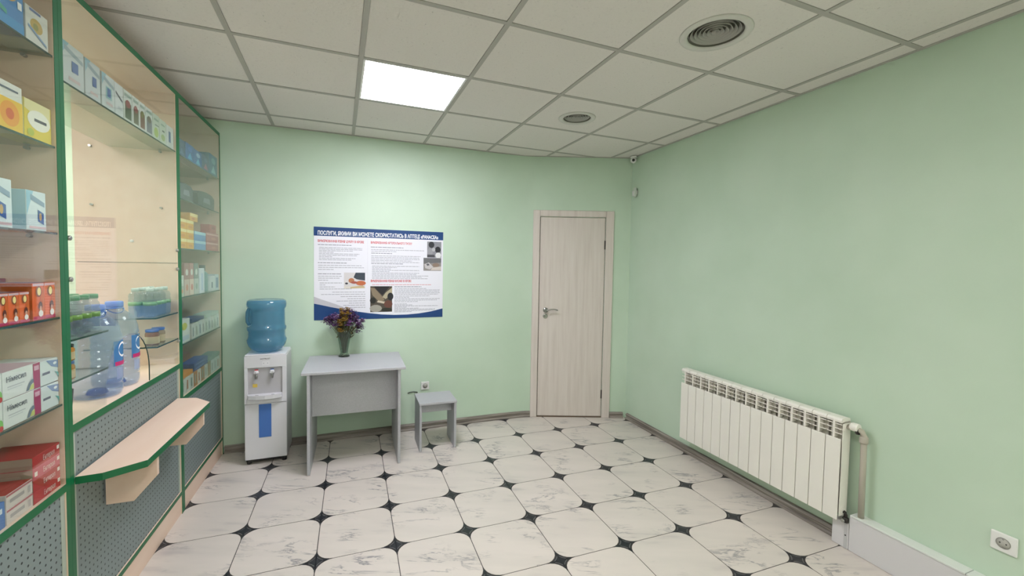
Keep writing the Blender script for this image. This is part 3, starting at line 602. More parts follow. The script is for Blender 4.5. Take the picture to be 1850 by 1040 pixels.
# ---------- big water bottles
BIGP = thin('big_bottle_pet', '#DEE7F2', 0.05, 1.4, 0.24, '#B8C8E0'); CAPB = P('#5A86D8', 0.35)
def big_bottle(s, d, label, az):
    x, y = CW(s, d); R = thing('large_water_bottle', label, 'bottle', (x, y, 0.9155), az, 'large water bottles on the counter of the middle cabinet')
    prof = [(0.070, 0.0), (0.084, 0.006), (0.088, 0.02)]
    z = 0.03
    for k in range(7): prof += [(0.089, z), (0.0885, z+0.018), (0.084, z+0.023), (0.084, z+0.026), (0.0885, z+0.031)]; z += 0.032
    prof += [(0.089, 0.262), (0.086, 0.29), (0.074, 0.325), (0.052, 0.352), (0.034, 0.366), (0.030, 0.372), (0.030, 0.380)]
    b = MB(); b.lathe(prof, BIGP, 28); b.obj('bottle_body', R)
    b = MB(); b.lathe([(0.032, 0.3805), (0.034, 0.383), (0.034, 0.404), (0.030, 0.408)], CAPB, 20); b.obj('cap', R)
    b = MB(); b.tube([(0.034*math.cos(a), 0.034*math.sin(a)*1.0, 0.377 - 0.03*max(0, math.sin(a))) for a in [2*PI*k/16 for k in range(17)]], 0.003, CAPB, 6); b.obj('carry_ring', R)
    # curved label: blue sheet with white swirl and magenta band, pale printing below
    def arcp(a0, a1, z0, z1, m, rr, n=10):
        b = MB()
        for k in range(n):
            a, c = a0+(a1-a0)*k/n, a0+(a1-a0)*(k+1)/n
            b.poly([(rr*math.cos(a), rr*math.sin(a), z0), (rr*math.cos(c), rr*math.sin(c), z0), (rr*math.cos(c), rr*math.sin(c), z1), (rr*math.cos(a), rr*math.sin(a), z1)], m)
        return b
    lb = arcp(-0.55, 0.55, 0.135, 0.245, thin('label_film_blue', '#6FA6D8', 0.1, 1.3, 0.75, '#5C95CC'), 0.0905).obj('label', R)
    arcp(-0.50, 0.50, 0.135, 0.153, P('#C22A6E'), 0.0912).obj('label_band', lb)
    b = MB()
    sw = [(math.cos(t)*0.36-0.02, 0.205+math.sin(t)*0.03) for t in [0.7+0.32*k for k in range(15)]]
    for k in range(len(sw)-1):
        (a, z0), (c, z1) = sw[k], sw[k+1]; dz = 0.0045
        b.poly([(0.0914*math.cos(a*0.8), 0.0914*math.sin(a*0.8), z0-dz), (0.0914*math.cos(c*0.8), 0.0914*math.sin(c*0.8), z1-dz), (0.0914*math.cos(c*0.8), 0.0914*math.sin(c*0.8), z1+dz), (0.0914*math.cos(a*0.8), 0.0914*math.sin(a*0.8), z0+dz)], P('#F2F5FA'))
    b.obj('swirl_logo', lb)
    arcp(-0.42, 0.42, 0.075, 0.125, thin('label_film_pale', '#D9DEF2', 0.1, 1.3, 0.5, '#C8D0EC'), 0.0905).obj('small_print', lb)
    b = MB(); b.lathe([(0.02, 0.004), (0.04, 0.012), (0.03, 0.03), (0.012, 0.034)], thin('deep_blue_base', '#9DB6E8', 0.1, 1.3, 0.4, '#5C84D4'), 12); b.obj('base_dimple', R)
big_bottle(2.405, 0.110, 'large clear water bottle nearer the camera behind the arched opening', 0.05)
big_bottle(2.590, 0.120, 'large clear water bottle farther back on the right of its twin', 0.05)
# ---------- right cabinet
dC = 0.010
def cb(name, label, cat, group, s0, s1, z, h, base, prints=(), **k): carton(name, label, cat, group, s0, s1, z, h, k.pop('dep', 0.07), base, prints, d=k.pop('d', dC), **k)
g = 'dark blue packs on top shelf of right cabinet'
for k, (a, b_, h, c, lb) in enumerate(((3.075, 3.200, 0.10, '#3F5878', 'slate blue pack touching the green post, top shelf of right cabinet'), (3.203, 3.350, 0.105, '#2F5FA0', 'royal blue pack with cyan corner, second from the post'), (3.353, 3.500, 0.100, '#2D62A8', 'royal blue pack with white mark, third from the post'), (3.503, 3.660, 0.105, '#3B557E', 'navy pack with pink spot, fourth from the post'), (3.663, 3.850, 0.15, '#336C94', 'taller teal blue pack next to the back wall'))):
    cb('blister_pack', lb, 'pack', g, a, b_, ZCB[0], h, c, [('p', [(0.2, 0.1), (0.8, 0.1), (0.5, 0.5)], ('#5E7E9E', '#58B0D4', '#6FC0DC', '#B46C88', '#8FC4D0')[k]), ('e', 0.5, 0.7, 0.25, 0.15, ('#50647E', '#4A78C0', '#A8C6E0', '#54709A', '#6FA8B4')[k])])
def pouch(s0, s1, z, h, c, label):
    b = MB(); w = s1-s0; pts = [(0, 0), (w, 0), (w*1.02, h*0.75), (w*0.85, h*0.95), (w*0.5, h), (w*0.12, h*0.93), (-0.02*w, h*0.75)]
    b.prism([(-0.08, y, zz) for y, zz in pts], (0.08, 0, 0), P(c, 0.4), P(c, 0.4))
    b.poly([(0.0006, w*0.3, h*0.3), (0.0006, w*0.75, h*0.3), (0.0006, w*0.7, h*0.65), (0.0006, w*0.35, h*0.6)], P('#8E969E'))
    x, y = CW(s0, dC+0.002); tag(b.obj('pouch', None, (x, y, z+0.0005), -TH), label, 'pouch', 'dark rounded packs on second shelf of right cabinet')
pouch(3.085, 3.325, ZCB[1], 0.104, '#4A525A', 'dark rounded pack by the green post, second shelf of right cabinet'); pouch(3.420, 3.765, ZCB[1], 0.108, '#3E4A4C', 'dark rounded pack nearer the back wall, second shelf of right cabinet')
g = 'coloured boxes stacked on third shelf of right cabinet'
for k in range(3):
    nm = ('lowest', 'middle', 'topmost')[k]
    for q, (a, b_) in enumerate(((3.072, 3.195), (3.198, 3.322))):
        cb('tea_box', '%s yellow box with cream lid, %s column' % (nm, ('left', 'right')[q]), 'box', g, a, b_, ZCB[2]+k*0.0605, 0.060, '#E0A83C', [('r', 0, 0.68, 1, 1, '#F0E3A4'), ('e', 0.5, 0.3, 0.3, 0.16, '#D08A34')], top='#EFE4B0')
cb('tea_box', 'single yellow box resting on top of the yellow stack', 'box', g, 3.26, 3.40, ZCB[2]+0.1815, 0.050, '#DDA648', [('r', 0, 0.6, 1, 1, '#EFDC9A'), ('e', 0.4, 0.3, 0.2, 0.15, '#C86A3A')], top='#EFE4B0', dep=0.06)
for k in range(2): cb('tea_box', '%s blue box with pale lid beside the yellow stack' % ('lower', 'upper')[k], 'box', g, 3.335, 3.560, ZCB[2]+k*0.0605, 0.060, '#4F8FC8', [('r', 0, 0.68, 1, 1, '#A8D4E4')], top='#B9D8E2')
for k in range(2): cb('tea_box', '%s red box with white lid nearest the back wall' % ('lower', 'upper')[k], 'box', g, 3.572, 3.855, ZCB[2]+k*0.066, 0.065, '#B0525C', [('r', 0, 0.72, 1, 0.9, '#D8A8A8'), ('e', 0.6, 0.35, 0.2, 0.15, '#C87A74')], top='#C98C8C')
cb('tea_box', 'small red box on top of the red stack', 'box', g, 3.66, 3.80, ZCB[2]+0.1325, 0.060, '#B85C60', [('e', 0.5, 0.6, 0.3, 0.2, '#9A3840')], dep=0.06)
g = 'tubes and cartons on fourth shelf of right cabinet'
for k, (a, b_, h, c, c2, lb) in enumerate(((3.075, 3.14, 0.13, '#C9CEC6', '#A8B4A8', 'short pale carton by the green post'), (3.145, 3.23, 0.205, '#9A6E6A', '#C9B8AC', 'tall brown pink carton with pale foot'), (3.235, 3.31, 0.205, '#B07A78', '#E0CDBE', 'tall rose carton with pale foot'), (3.315, 3.40, 0.205, '#7C8C86', '#BFC9C2', 'tall grey green carton'))):
    cb('cream_carton', lb, 'box', g, a, b_, ZCB[3], h, c, [('r', 0, 0, 1, 0.5, c2), ('e', 0.5, 0.72, 0.25, 0.1, '#DADFD8'), ('e', 0.5, 0.25, 0.25, 0.1, ('#D08A6A', '#C77A62', '#C86A62', '#8FA89A')[k])])
cb('cream_carton', 'tall white and ice blue carton in the middle of the shelf', 'box', g, 3.42, 3.52, ZCB[3], 0.17, '#DCE4EC', [('r', 0.3, 0.1, 0.7, 0.8, '#B9CCE4')])
def tubeb(s, d, z, r, h, cb_, cc, label, group, name='lotion_bottle', cat='bottle'):
    x, y = CW(s, d); R = thing(name, label, cat, (x, y, z+0.0005), 0, group)
    b = MB(); b.lathe([(r*0.9, 0), (r, 0.004), (r, h*0.68), (r*0.6, h*0.76), (r*0.45, h*0.78)], P(cb_, 0.35), 16); b.obj('bottle_body', R)
    b = MB(); b.lathe([(r*0.5, h*0.785), (r*0.55, h*0.79), (r*0.55, h), (r*0.4, h)], P(cc, 0.35), 14); b.obj('cap', R)
tubeb(3.60, 0.045, ZCB[3], 0.034, 0.19, '#6F9A9C', '#3F4A54', 'teal lotion bottle with dark cap', g)
cb('cream_carton', 'low white box with navy marks near the wall', 'box', g, 3.65, 3.76, ZCB[3], 0.11, '#DDE2E6', [('r', 0.2, 0.2, 0.5, 0.6, '#4E6080')]); cb('cream_carton', 'low white box with blue face next to the wall', 'box', g, 3.763, 3.855, ZCB[3], 0.12, '#CAD6E2', [('r', 0.2, 0.15, 0.8, 0.8, '#5C7CB0')])
g = 'small cartons filed on fifth shelf of right cabinet'
cb('small_carton', 'white carton with yellow spot by the green post, fifth shelf', 'box', g, 3.075, 3.225, ZCB[4], 0.145, '#D8DDD4', [('e', 0.4, 0.7, 0.3, 0.16, '#C6C64E'), ('r', 0.1, 0.1, 0.9, 0.3, '#B9C9D4')])
for k in range(9):
    a = 3.262+k*0.0655; cb('small_carton', '%s pale filed carton counted from the post, fifth shelf' % ('first', 'second', 'third', 'fourth', 'fifth', 'sixth', 'seventh', 'eighth', 'ninth')[k], 'box', g, a, a+0.062, ZCB[4], 0.098+0.003*(k % 3), ('#D2D4CC', '#C9D2C6', '#CBD4D0')[k % 3], [('r', 0.2, 0.15, 0.5, 0.75, ('#7E8B84', '#94A08C', '#6F7F86')[k % 3]), ('r', 0.6, 0.5, 0.85, 0.85, '#DDE3DC')], dep=0.09)
cb('small_carton', 'navy carton lying flat on top of the filed cartons', 'box', g, 3.265, 3.50, ZCB[4]+0.106, 0.022, '#3E4470', [], dep=0.08, top='#4C5284'); cb('small_carton', 'pale green carton lying flat near the wall on the filed cartons', 'box', g, 3.55, 3.84, ZCB[4]+0.106, 0.024, '#B4C8BC', [], dep=0.08, top='#A9C4BC')
g = 'cartons filed on the bottom shelf of right cabinet'
cols = ('#D4D8D0', '#CDD6CE', '#C9D2CE', '#B87A3A', '#D8DCD4', '#A0703C', '#CFD6CE', '#8C8050', '#CBD5D2', '#C2D0CC', '#C8D4D0')
for k in range(11):
    a = 3.075+k*0.0705; cb('small_carton', '%s filed carton counted from the post, bottom shelf' % ('first', 'second', 'third', 'fourth', 'fifth', 'sixth', 'seventh', 'eighth', 'ninth', 'tenth', 'eleventh')[k], 'box', g, a, a+0.067, 0.700, 0.095+0.003*(k % 2), cols[k], [('r', 0.2, 0.2, 0.55, 0.8, ('#9AA8A2', '#B06A34', '#7C9488')[k % 3])], dep=0.10)
cb('small_carton', 'orange carton lying flat on the bottom row by the post', 'box', g, 3.09, 3.27, 0.7995, 0.026, '#D8963C', [], dep=0.08, top='#DDA050')
for k in range(2): cb('small_carton', '%s navy blue carton lying flat on the bottom row' % ('lower', 'upper')[k], 'box', g, 3.29, 3.57, 0.7995+k*0.0265, 0.026, '#34508C', [('r', 0.1, 0.3, 0.7, 0.6, '#6C86B4')], dep=0.08, top='#3F62A6')
cb('small_carton', 'teal carton lying flat on the bottom row near the wall', 'box', g, 3.60, 3.85, 0.7995, 0.03, '#7FA098', [], dep=0.08, top='#5F8A86')

# ------------------------------------------------------------------ poster
PO = thing('poster', 'landscape service poster with dark blue header on the back wall above the table', 'poster', (-0.200, YW(-0.2)-0.002, 1.040), -0.0084)
PW, PH = 1.096, 0.788
def prect(b, u0, v0, u1, v1, m, y): b.poly([(u0*PW, y, (1-v1)*PH), (u1*PW, y, (1-v1)*PH), (u1*PW, y, (1-v0)*PH), (u0*PW, y, (1-v0)*PH)], m)
b = MB(); b.box(0, -0.001, 0, PW, 0.001, PH, P('#E9E9F2', 0.4)); b.obj('sheet', PO)
b = MB(); prect(b, 0, 0, 1, 0.095, P('#0E3E78', 0.4), -0.0014); hb = b.obj('header_band', PO)
me = text_mesh('ПОСЛУГИ, ЯКИМИ ВИ МОЖЕТЕ СКОРИСТАТИСЬ В АПТЕЦІ «PANACEA»', 0.046, P('#F4F6FA'), PW*0.93, 0.0013); q = mobj('lettering', me, hb, (PW*0.028, -0.0016, PH*(1-0.083))); q.rotation_euler = (PI/2, 0, 0)
b = MB()
bl = P('#0E3E78', 0.4)
cv = [(0, 0.82), (0.05, 0.835), (0.12, 0.86), (0.2, 0.885), (0.3, 0.912), (0.4, 0.935), (0.5, 0.953), (0.6, 0.962), (0.7, 0.962), (0.8, 0.952), (0.9, 0.932), (1.0, 0.900)]
for k in range(len(cv)-1):
    (u0, v0), (u1, v1) = cv[k], cv[k+1]; b.poly([(u0*PW, -0.0016, 0), (u1*PW, -0.0016, 0), (u1*PW, -0.0016, (1-v1)*PH), (u0*PW, -0.0016, (1-v0)*PH)], bl)
b.obj('footer_wave', PO)
b = MB(); gw = [(0, 0.745, 0.82), (0.05, 0.775, 0.833), (0.1, 0.80, 0.852), (0.16, 0.832, 0.873), (0.22, 0.868, 0.892), (0.26, 0.888, 0.901)]
for k in range(len(gw)-1):
    (u0, a0, c0), (u1, a1, c1) = gw[k], gw[k+1]; b.poly([(u0*PW, -0.0012, (1-c0)*PH), (u1*PW, -0.0012, (1-c1)*PH), (u1*PW, -0.0012, (1-a1)*PH), (u0*PW, -0.0012, (1-a0)*PH)], P('#C6C4CC'))
b.obj('grey_wave', PO)
for (s, u, v, w) in (('ВИМІРЮВАННЯ РІВНЯ ЦУКРУ В КРОВІ', 0.028, 0.160, 0.335), ('ВИМІРЮВАННЯ АРТЕРІАЛЬНОГО ТИСКУ', 0.415, 0.160, 0.325), ('ВИМІРЮВАННЯ РІВНЯ КИСНЮ В КРОВІ', 0.415, 0.588, 0.32)):
    me = text_mesh(s, 0.027, P('#C8323C'), w*PW, 0.0007); q = mobj('heading', me, PO, (u*PW, -0.0013, (1-v)*PH)); q.rotation_euler = (PI/2, 0, 0)
b = MB(); prect(b, 0.39, 0.12, 0.391, 0.60, P('#C9C9D2'), -0.0012); b.obj('column_rule', PO)
LG = P('#B2B2BC'); LG2 = P('#8A8A96')
rnd = random.Random(3)
def lines(v0, v1, u0, ends, right=False, m=LG):
    b = MB(); n = len(ends); 
    for k, e in enumerate(ends):
        v = v0 + (v1-v0)*k/max(1, n-1); a, c = (u0, e) if not right else (e, u0)
        u = a
        while u < c-0.004:
            w = min(c-u, rnd.uniform(0.012, 0.036)); prect(b, u, v, u+w, v+0.0072, m, -0.0012); u += w+0.0035
    return b.obj('text_lines', PO)
lines(0.185, 0.19, 0.028, [0.27], m=LG2); lines(0.215, 0.345, 0.036, [0.35, 0.35, 0.28, 0.14, 0.33, 0.31, 0.13, 0.30, 0.27])
lines(0.378, 0.38, 0.028, [0.235], m=LG2); lines(0.405, 0.45, 0.03, [0.345, 0.365, 0.14]); lines(0.497, 0.50, 0.028, [0.195], m=LG2)
lines(0.522, 0.565, 0.03, [0.20, 0.185, 0.10]); lines(0.595, 0.66, 0.04, [0.20, 0.08, 0.15, 0.27]); lines(0.695, 0.865, 0.375, [0.13, 0.05, 0.19, 0.24, 0.16, 0.25, 0.21, 0.22], True)
lines(0.195, 0.20, 0.415, [0.67], m=LG2); lines(0.222, 0.24, 0.418, [0.84, 0.62]); lines(0.262, 0.263, 0.418, [0.58], m=LG2); lines(0.29, 0.36, 0.418, [0.81, 0.80, 0.81, 0.74, 0.80])
lines(0.378, 0.38, 0.418, [0.67], m=LG2); lines(0.405, 0.545, 0.425, [0.80, 0.62, 0.57, 0.80, 0.56, 0.80, 0.78, 0.88, 0.82, 0.87])
lines(0.615, 0.617, 0.425, [0.90], m=P('#D89AA2')); lines(0.638, 0.64, 0.60, [0.82], m=LG2); lines(0.66, 0.725, 0.60, [0.86, 0.975, 0.97, 0.975, 0.96]); lines(0.745, 0.81, 0.60, [0.89, 0.72, 0.975, 0.95, 0.79]); lines(0.835, 0.925, 0.60, [0.70, 0.75, 0.96, 0.70, 0.80, 0.94, 0.93, 0.74])
def photo(name, u0, v0, u1, v1, shapes, bg, lab):
    b = MB(); prect(b, u0, v0, u1, v1, P(bg, 0.4), -0.0014); k = 0
    for c, pts in shapes:
        k += 1
        b.poly([((u0+(u1-u0)*a)*PW, -0.0014-0.0001*k, (1-(v0+(v1-v0)*v))*PH) for a, v in pts], P(c, 0.4))
    o = b.obj(name, PO); o['label'] = lab
def ell(cu, cv_, ru, rv): return [(cu+ru*math.cos(2*PI*i/14), cv_+rv*math.sin(2*PI*i/14)) for i in range(14)]
photo('photo', 0.215, 0.485, 0.372, 0.66, [('#DCD6D0', [(0, 0.85), (1, 0.85), (1, 1), (0, 1)]), ('#3C4452', [(0.55, 0), (1, 0), (1, 0.5), (0.6, 0.42), (0.45, 0.3)]), ('#B97A5A', ell(0.35, 0.5, 0.14, 0.16)), ('#C26A44', ell(0.8, 0.66, 0.24, 0.15)), ('#A8574A', ell(0.48, 0.62, 0.16, 0.08)), ('#2A2E38', ell(0.12, 0.68, 0.07, 0.06)), ('#C8B48C', [(0.3, 0.9), (0.9, 0.8), (1, 0.95), (0.3, 1)])], '#D6D2D4', 'small photo of hands pricking a finger')
photo('photo', 0.865, 0.115, 0.985, 0.30, [('#2C2C34', ell(0.3, 0.2, 0.2, 0.2)), ('#9A9AA0', ell(0.2, 0.65, 0.2, 0.25)), ('#26262E', ell(0.75, 0.5, 0.2, 0.2)), ('#E2E2E4', ell(0.78, 0.85, 0.2, 0.18)), ('#B8B8BC', ell(0.45, 0.5, 0.12, 0.12)), ('#4A4A52', [(0, 0.82), (0.5, 0.82), (0.55, 1), (0, 1)])], '#8C8C94', 'black and white photo of two people')
photo('photo', 0.835, 0.305, 0.985, 0.455, [('#6B6A6E', [(0, 0), (1, 0), (1, 0.35), (0, 0.45)]), ('#C6C2C4', [(0.05, 0.5), (0.3, 0.35), (0.55, 0.7), (0.35, 0.9), (0.1, 0.8)]), ('#5A5A62', [(0.15, 0.5), (0.27, 0.42), (0.35, 0.56), (0.22, 0.62)]), ('#8E7A6C', ell(0.7, 0.55, 0.2, 0.16)), ('#CFC6C0', [(0.5, 0.75), (1, 0.65), (1, 0.95), (0.4, 0.95)])], '#918C8A', 'photo of a hand with a measuring device')
photo('photo', 0.412, 0.635, 0.582, 0.925, [('#1C1822', [(0.15, 0), (0.9, 0), (0.55, 0.35), (0.3, 0.15)]), ('#8A7A66', [(0, 0.05), (0.2, 0.08), (0.6, 0.45), (0.65, 0.55), (0.4, 0.6), (0.1, 0.35)]), ('#B0A68C', [(1, 0.05), (1, 0.3), (0.7, 0.5), (0.55, 0.42), (0.7, 0.25)]), ('#1E1E28', ell(0.92, 0.4, 0.14, 0.15)), ('#C9BCA8', [(0.35, 0.55), (0.8, 0.62), (0.75, 0.7), (0.3, 0.62)]), ('#22201F', ell(0.12, 0.55, 0.14, 0.12)), ('#6A4238', ell(0.82, 0.7, 0.2, 0.15)), ('#A09C92', ell(0.25, 0.86, 0.28, 0.14)), ('#2A2824', ell(0.75, 0.92, 0.25, 0.08))], '#4E463E', 'photo of two joined hands')

# ------------------------------------------------------------------ grey table, stool
def rot_t(lx, ly, x, y, a): return (x + lx*math.cos(a) - ly*math.sin(a), y + lx*math.sin(a) + ly*math.cos(a))
TA = -0.035
T_ = thing('table', 'grey laminate table with panel legs standing below the poster', 'table', (0.118, 3.545, 0), TA)
b = MB(); b.box(-0.362, -0.298, 0.727, 0.362, 0.298, 0.745, GREYL, 0.0015, 1); b.obj('tabletop', T_)
for x in (-0.325, 0.305):
    b = MB(); b.box(x, -0.292, 0.002, x+0.020, 0.285, 0.727, GREYL, 0.001, 1); b.obj('leg_panel', T_)
b = MB(); b.box(-0.305, -0.135, 0.375, 0.305, -0.117, 0.727, GREYL, 0.001, 1); b.obj('modesty_panel', T_)
S_ = thing('stool', 'small grey laminate stool beside the table under the wall socket', 'stool', (0.759, 3.522, 0), TA*0.8)
b = MB(); b.box(-0.156, -0.145, 0.382, 0.156, 0.145, 0.400, GREYL, 0.0015, 1); b.obj('seat', S_)
for x in (-0.152, 0.134):
    b = MB(); b.box(x, -0.140, 0.002, x+0.018, 0.140, 0.382, GREYL, 0.001, 1); b.obj('leg_panel', S_)
b = MB(); b.box(-0.134, -0.03, 0.285, 0.134, -0.012, 0.382, GREYL, 0.001, 1); b.obj('rail', S_)

# ------------------------------------------------------------------ water cooler and bottle
CW_ = thing('water_cooler', 'white floor standing water cooler with blue window beside the cabinet', 'water cooler', (-0.516, 3.585, 0), -0.02)
WP = mat('cooler_white', '#DDDDE2', 0.3); WS = mat('cooler_side_white', '#D2D2D2', 0.35)
w = 0.1405; dpt = 0.285
b = MB(); b.box(-w, 0.012, 0.035, w, dpt, 0.822, WS, 0.004); b.obj('housing', CW_)
b = MB(); b.box(-w, -0.004, 0.040, w, 0.0115, 0.462, WP, 0.004); dr = b.obj('lower_door', CW_)
b = MB(); b.box(-0.047, -0.0075, 0.205, 0.036, -0.004, 0.458, mat('blue_window', '#4475C0', 0.25), 0.002, 1); q = b.obj('window', dr); q['label'] = 'translucent blue window strip'
b = MB()      # upper front with alcove
for (x0, z0, x1, z1) in ((-w, 0.735, w, 0.822), (-w, 0.465, -0.118, 0.735), (0.110, 0.465, w, 0.735), (-0.118, 0.465, 0.110, 0.535)): b.box(x0, -0.006, z0, x1, 0.0118, z1, WP, 0.002, 1)
b.obj('upper_front', CW_)
b = MB(); b.box(-0.118, 0.0112, 0.535, 0.110, 0.0118, 0.735, mat('alcove_grey', '#BDBBC0', 0.4)); b.obj('alcove_back', CW_)
for x, c, l_ in ((-0.060, '#C04848', 'hot tap with red mark'), (0.044, '#5A78B0', 'cold tap with blue mark')):
    b = MB(); b.lathe([(0.014, 0.690), (0.014, 0.712), (0.010, 0.716)], WP, 14, (x, -0.012, 0)); b.lathe([(0.008, 0.655), (0.009, 0.690)], STEEL, 12, (x, -0.014, 0)); b.box(x-0.015, -0.024, 0.695, x+0.015, -0.004, 0.705, WP, 0.002, 1); q = b.obj('tap', CW_); q['label'] = l_
    b = MB(); b.box(x-0.012, -0.008, 0.716, x+0.012, -0.0065, 0.724, P(c)); b.obj('tap_mark', q)
b = MB(); b.box(-0.088, 0.0100, 0.585, -0.058, 0.0111, 0.610, P('#E0C25A')); b.obj('sticker', CW_)
b = MB(); pts = [(-0.120, -0.006), (-0.112, -0.026), (-0.06, -0.044), (0, -0.050), (0.055, -0.044), (0.105, -0.026), (0.112, -0.006)]
b.prism([(x, y, 0.505) for x, y in pts], (0, 0, 0.028), WP); b.box(-0.124, -0.012, 0.466, 0.116, -0.006, 0.505, WP, 0.002, 1); tr = b.obj('drip_tray', CW_)
for x in (-0.055, 0.05): b = MB(); b.box(x-0.010, -0.030, 0.5332, x+0.010, -0.024, 0.5342, BLACK); b.obj('drain_slot', tr)
b = MB(); b.box(-w+0.004, -0.002, 0.822, w-0.004, dpt-0.01, 0.834, WP, 0.004); b.obj('top_cover', CW_)
me = text_mesh('HOTFROST', 0.013, P('#3A3A40'), 0.066, 0.0003); q = mobj('lettering', me, CW_, (-0.035, -0.0063, 0.796)); q.rotation_euler = (PI/2, 0, 0)
b = MB(); b.box(-0.022, -0.0068, 0.752, 0.026, -0.0060, 0.782, P('#E6E6EA')); 
for x in (-0.012, 0.014): b.lathe([(0.003, -0.0074), (0.003, -0.0060)], P('#9AA0A8'), 10, (x, 0, 0.768), 'y')
b.obj('indicator_panel', CW_)
for x in (-0.118, 0.118):
    for y in (0.03, 0.26): b = MB(); b.lathe([(0.016, 0.001), (0.018, 0.035)], BLACK, 12, (x, y, 0)); b.obj('foot', CW_)
b = MB(); b.box(-w+0.006, 0.014, 0.022, w-0.006, dpt-0.01, 0.035, BLACK); b.obj('base', CW_)
WB = thin('blue_polycarbonate', '#BEDBE8', 0.08, 1.5, 0.5, '#7DB6D6')
Bt = thing('water_cooler_bottle', 'upturned translucent blue water bottle on top of the cooler', 'bottle', (-0.524, 3.712, 0.8345), 0.0)
def grip(a, h): return 1.0
prof = [(0.045, 0.0), (0.075, 0.006), (0.112, 0.026), (0.128, 0.052), (0.135, 0.075), (0.137, 0.095), (0.130, 0.108), (0.127, 0.125), (0.127, 0.160), (0.134, 0.172), (0.135, 0.190), (0.127, 0.203), (0.126, 0.230), (0.126, 0.310), (0.127, 0.330), (0.135, 0.345), (0.137, 0.370), (0.133, 0.392), (0.118, 0.402), (0.100, 0.398), (0.05, 0.395), (0.01, 0.394)]
def lob(a, h):
    k = max(0.0, 1-abs((a-PI*1.12))/0.42); kk = 1.0 if 0.215 < h < 0.335 else 0.0
    return 1 - 0.30*k*kk
b = MB(); b.lathe(prof, WB, 40, lobes=lob); b.obj('bottle_body', Bt)
HB = mat('bottle_handle_blue', '#2E6E9C', 0.3)
b = MB(); b.tube([(0.120*math.cos(PI*1.12), 0.120*math.sin(PI*1.12), 0.212), (0.132*math.cos(PI*1.12), 0.132*math.sin(PI*1.12), 0.235), (0.134*math.cos(PI*1.12), 0.134*math.sin(PI*1.12), 0.27), (0.132*math.cos(PI*1.12), 0.132*math.sin(PI*1.12), 0.31), (0.120*math.cos(PI*1.12), 0.120*math.sin(PI*1.12), 0.338)], 0.011, WB, 10); b.obj('carry_handle', Bt)

# ------------------------------------------------------------------ vase with dried flowers
VX, VY = 0.036, 3.765
Vs = thing('vase', 'clear tapered glass vase on the grey table', 'vase', (VX, VY, 0.7455))
VG = thin('vase_glass', '#E2EAE4', 0.02, 1.45, 0.06, '#B9C4B8')
b = MB(); b.lathe([(0.034, 0.0), (0.045, 0.002), (0.040, 0.012), (0.031, 0.03), (0.034, 0.06), (0.046, 0.13), (0.064, 0.215), (0.066, 0.222), (0.063, 0.222), (0.044, 0.13), (0.031, 0.06), (0.027, 0.034), (0.01, 0.028)], VG, 28); b.obj('vase_body', Vs)
b = MB(); b.lathe([(0.040, 0.0004), (0.046, 0.003), (0.041, 0.008), (0.02, 0.010)], thin('vase_foot_dark', '#788078', 0.05, 1.5, 0.3, '#5A605A'), 28); b.obj('foot', Vs)
Bq = thing('dried_bouquet', 'dried purple and yellow flower bouquet standing in the glass vase', 'flowers', (VX, VY, 0.7455))
fr = random.Random(11); STEM = mat('dry_stem', '#5E5A34', 0.8); LEAF = mat('dry_leaf', '#6A5A34', 0.8)
heads = []
sb = MB()
for k in range(64):
    a = fr.uniform(0, 2*PI); rr = math.sqrt(fr.random())
    bx = rr*0.135*math.cos(a) + 0.008; by = rr*0.085*math.sin(a); hz = 0.385 - 0.10*rr*rr + fr.uniform(-0.06, 0.02)
    if k < 4: bx = -0.11-0.012*k; by = 0.0; hz = 0.325 - 0.012*k + 0.012
    if k in (4, 5): bx = 0.105; hz = 0.21+0.03*(k-4); by = -0.02
    f0 = (0.012*math.cos(a), 0.012*math.sin(a), 0.032); f1 = (bx*0.22, by*0.25, 0.15)
    sb.tube([f0, f1, (bx*0.6, by*0.6, 0.15+(hz-0.15)*0.6), (bx, by, hz)], 0.0018, STEM, 5)
    heads.append((bx, by, hz, k))
so = sb.obj('stems', Bq); so['kind'] = 'stuff'
lb = MB()
for k in range(150):
    a = fr.uniform(0, 2*PI); h = fr.uniform(0.16, 0.33); r = fr.uniform(0.02, 0.07); c = Vector((r*math.cos(a)+0.01, r*0.7*math.sin(a), h)); u = Vector((fr.uniform(-1, 1), fr.uniform(-1, 1), fr.uniform(0.1, 1))).normalized()*0.022; v = u.cross(Vector((0, 0, 1))).normalized()*0.006
    lb.poly([c-u, c+v, c+u, c-v], fr.choice([LEAF, STEM, mat('dry_leaf_dark', '#4A3C2C', 0.8)]))
lo = lb.obj('leaves', Bq); lo['kind'] = 'stuff'
PUR = [mat('dried_purple', '#6A4A86', 0.7), mat('dried_violet', '#80508C', 0.7), mat('dried_plum', '#5A3558', 0.7), mat('dried_lilac', '#B098BC', 0.7)]; YEL = [mat('dried_yellow', '#B89440', 0.7), mat('dried_ochre', '#8F7030', 0.7)]
def head_mesh(ms, sz):
    h = MB()
    for q in range(30):
        c = Vector((fr.gauss(0, 1), fr.gauss(0, 1), fr.gauss(0, 0.8)))*sz*0.45
        for p in range(4):
            a = p*PI/2+fr.random(); u = Vector((math.cos(a), math.sin(a), fr.uniform(-0.3, 0.8)))*0.0088; v = u.cross(Vector((0.2, 0.1, 1))).normalized()*0.0045
            h.poly([c, c+u*0.6+v, c+u*1.3, c+u*0.6-v], fr.choice(ms))
    return h.mesh('flower_head')
PM = [head_mesh([PUR[0], PUR[1], PUR[2]], 0.026) for _ in range(4)] + [head_mesh([PUR[1], PUR[3], PUR[2]], 0.024)]; YM = [head_mesh(YEL, 0.022) for _ in range(2)]
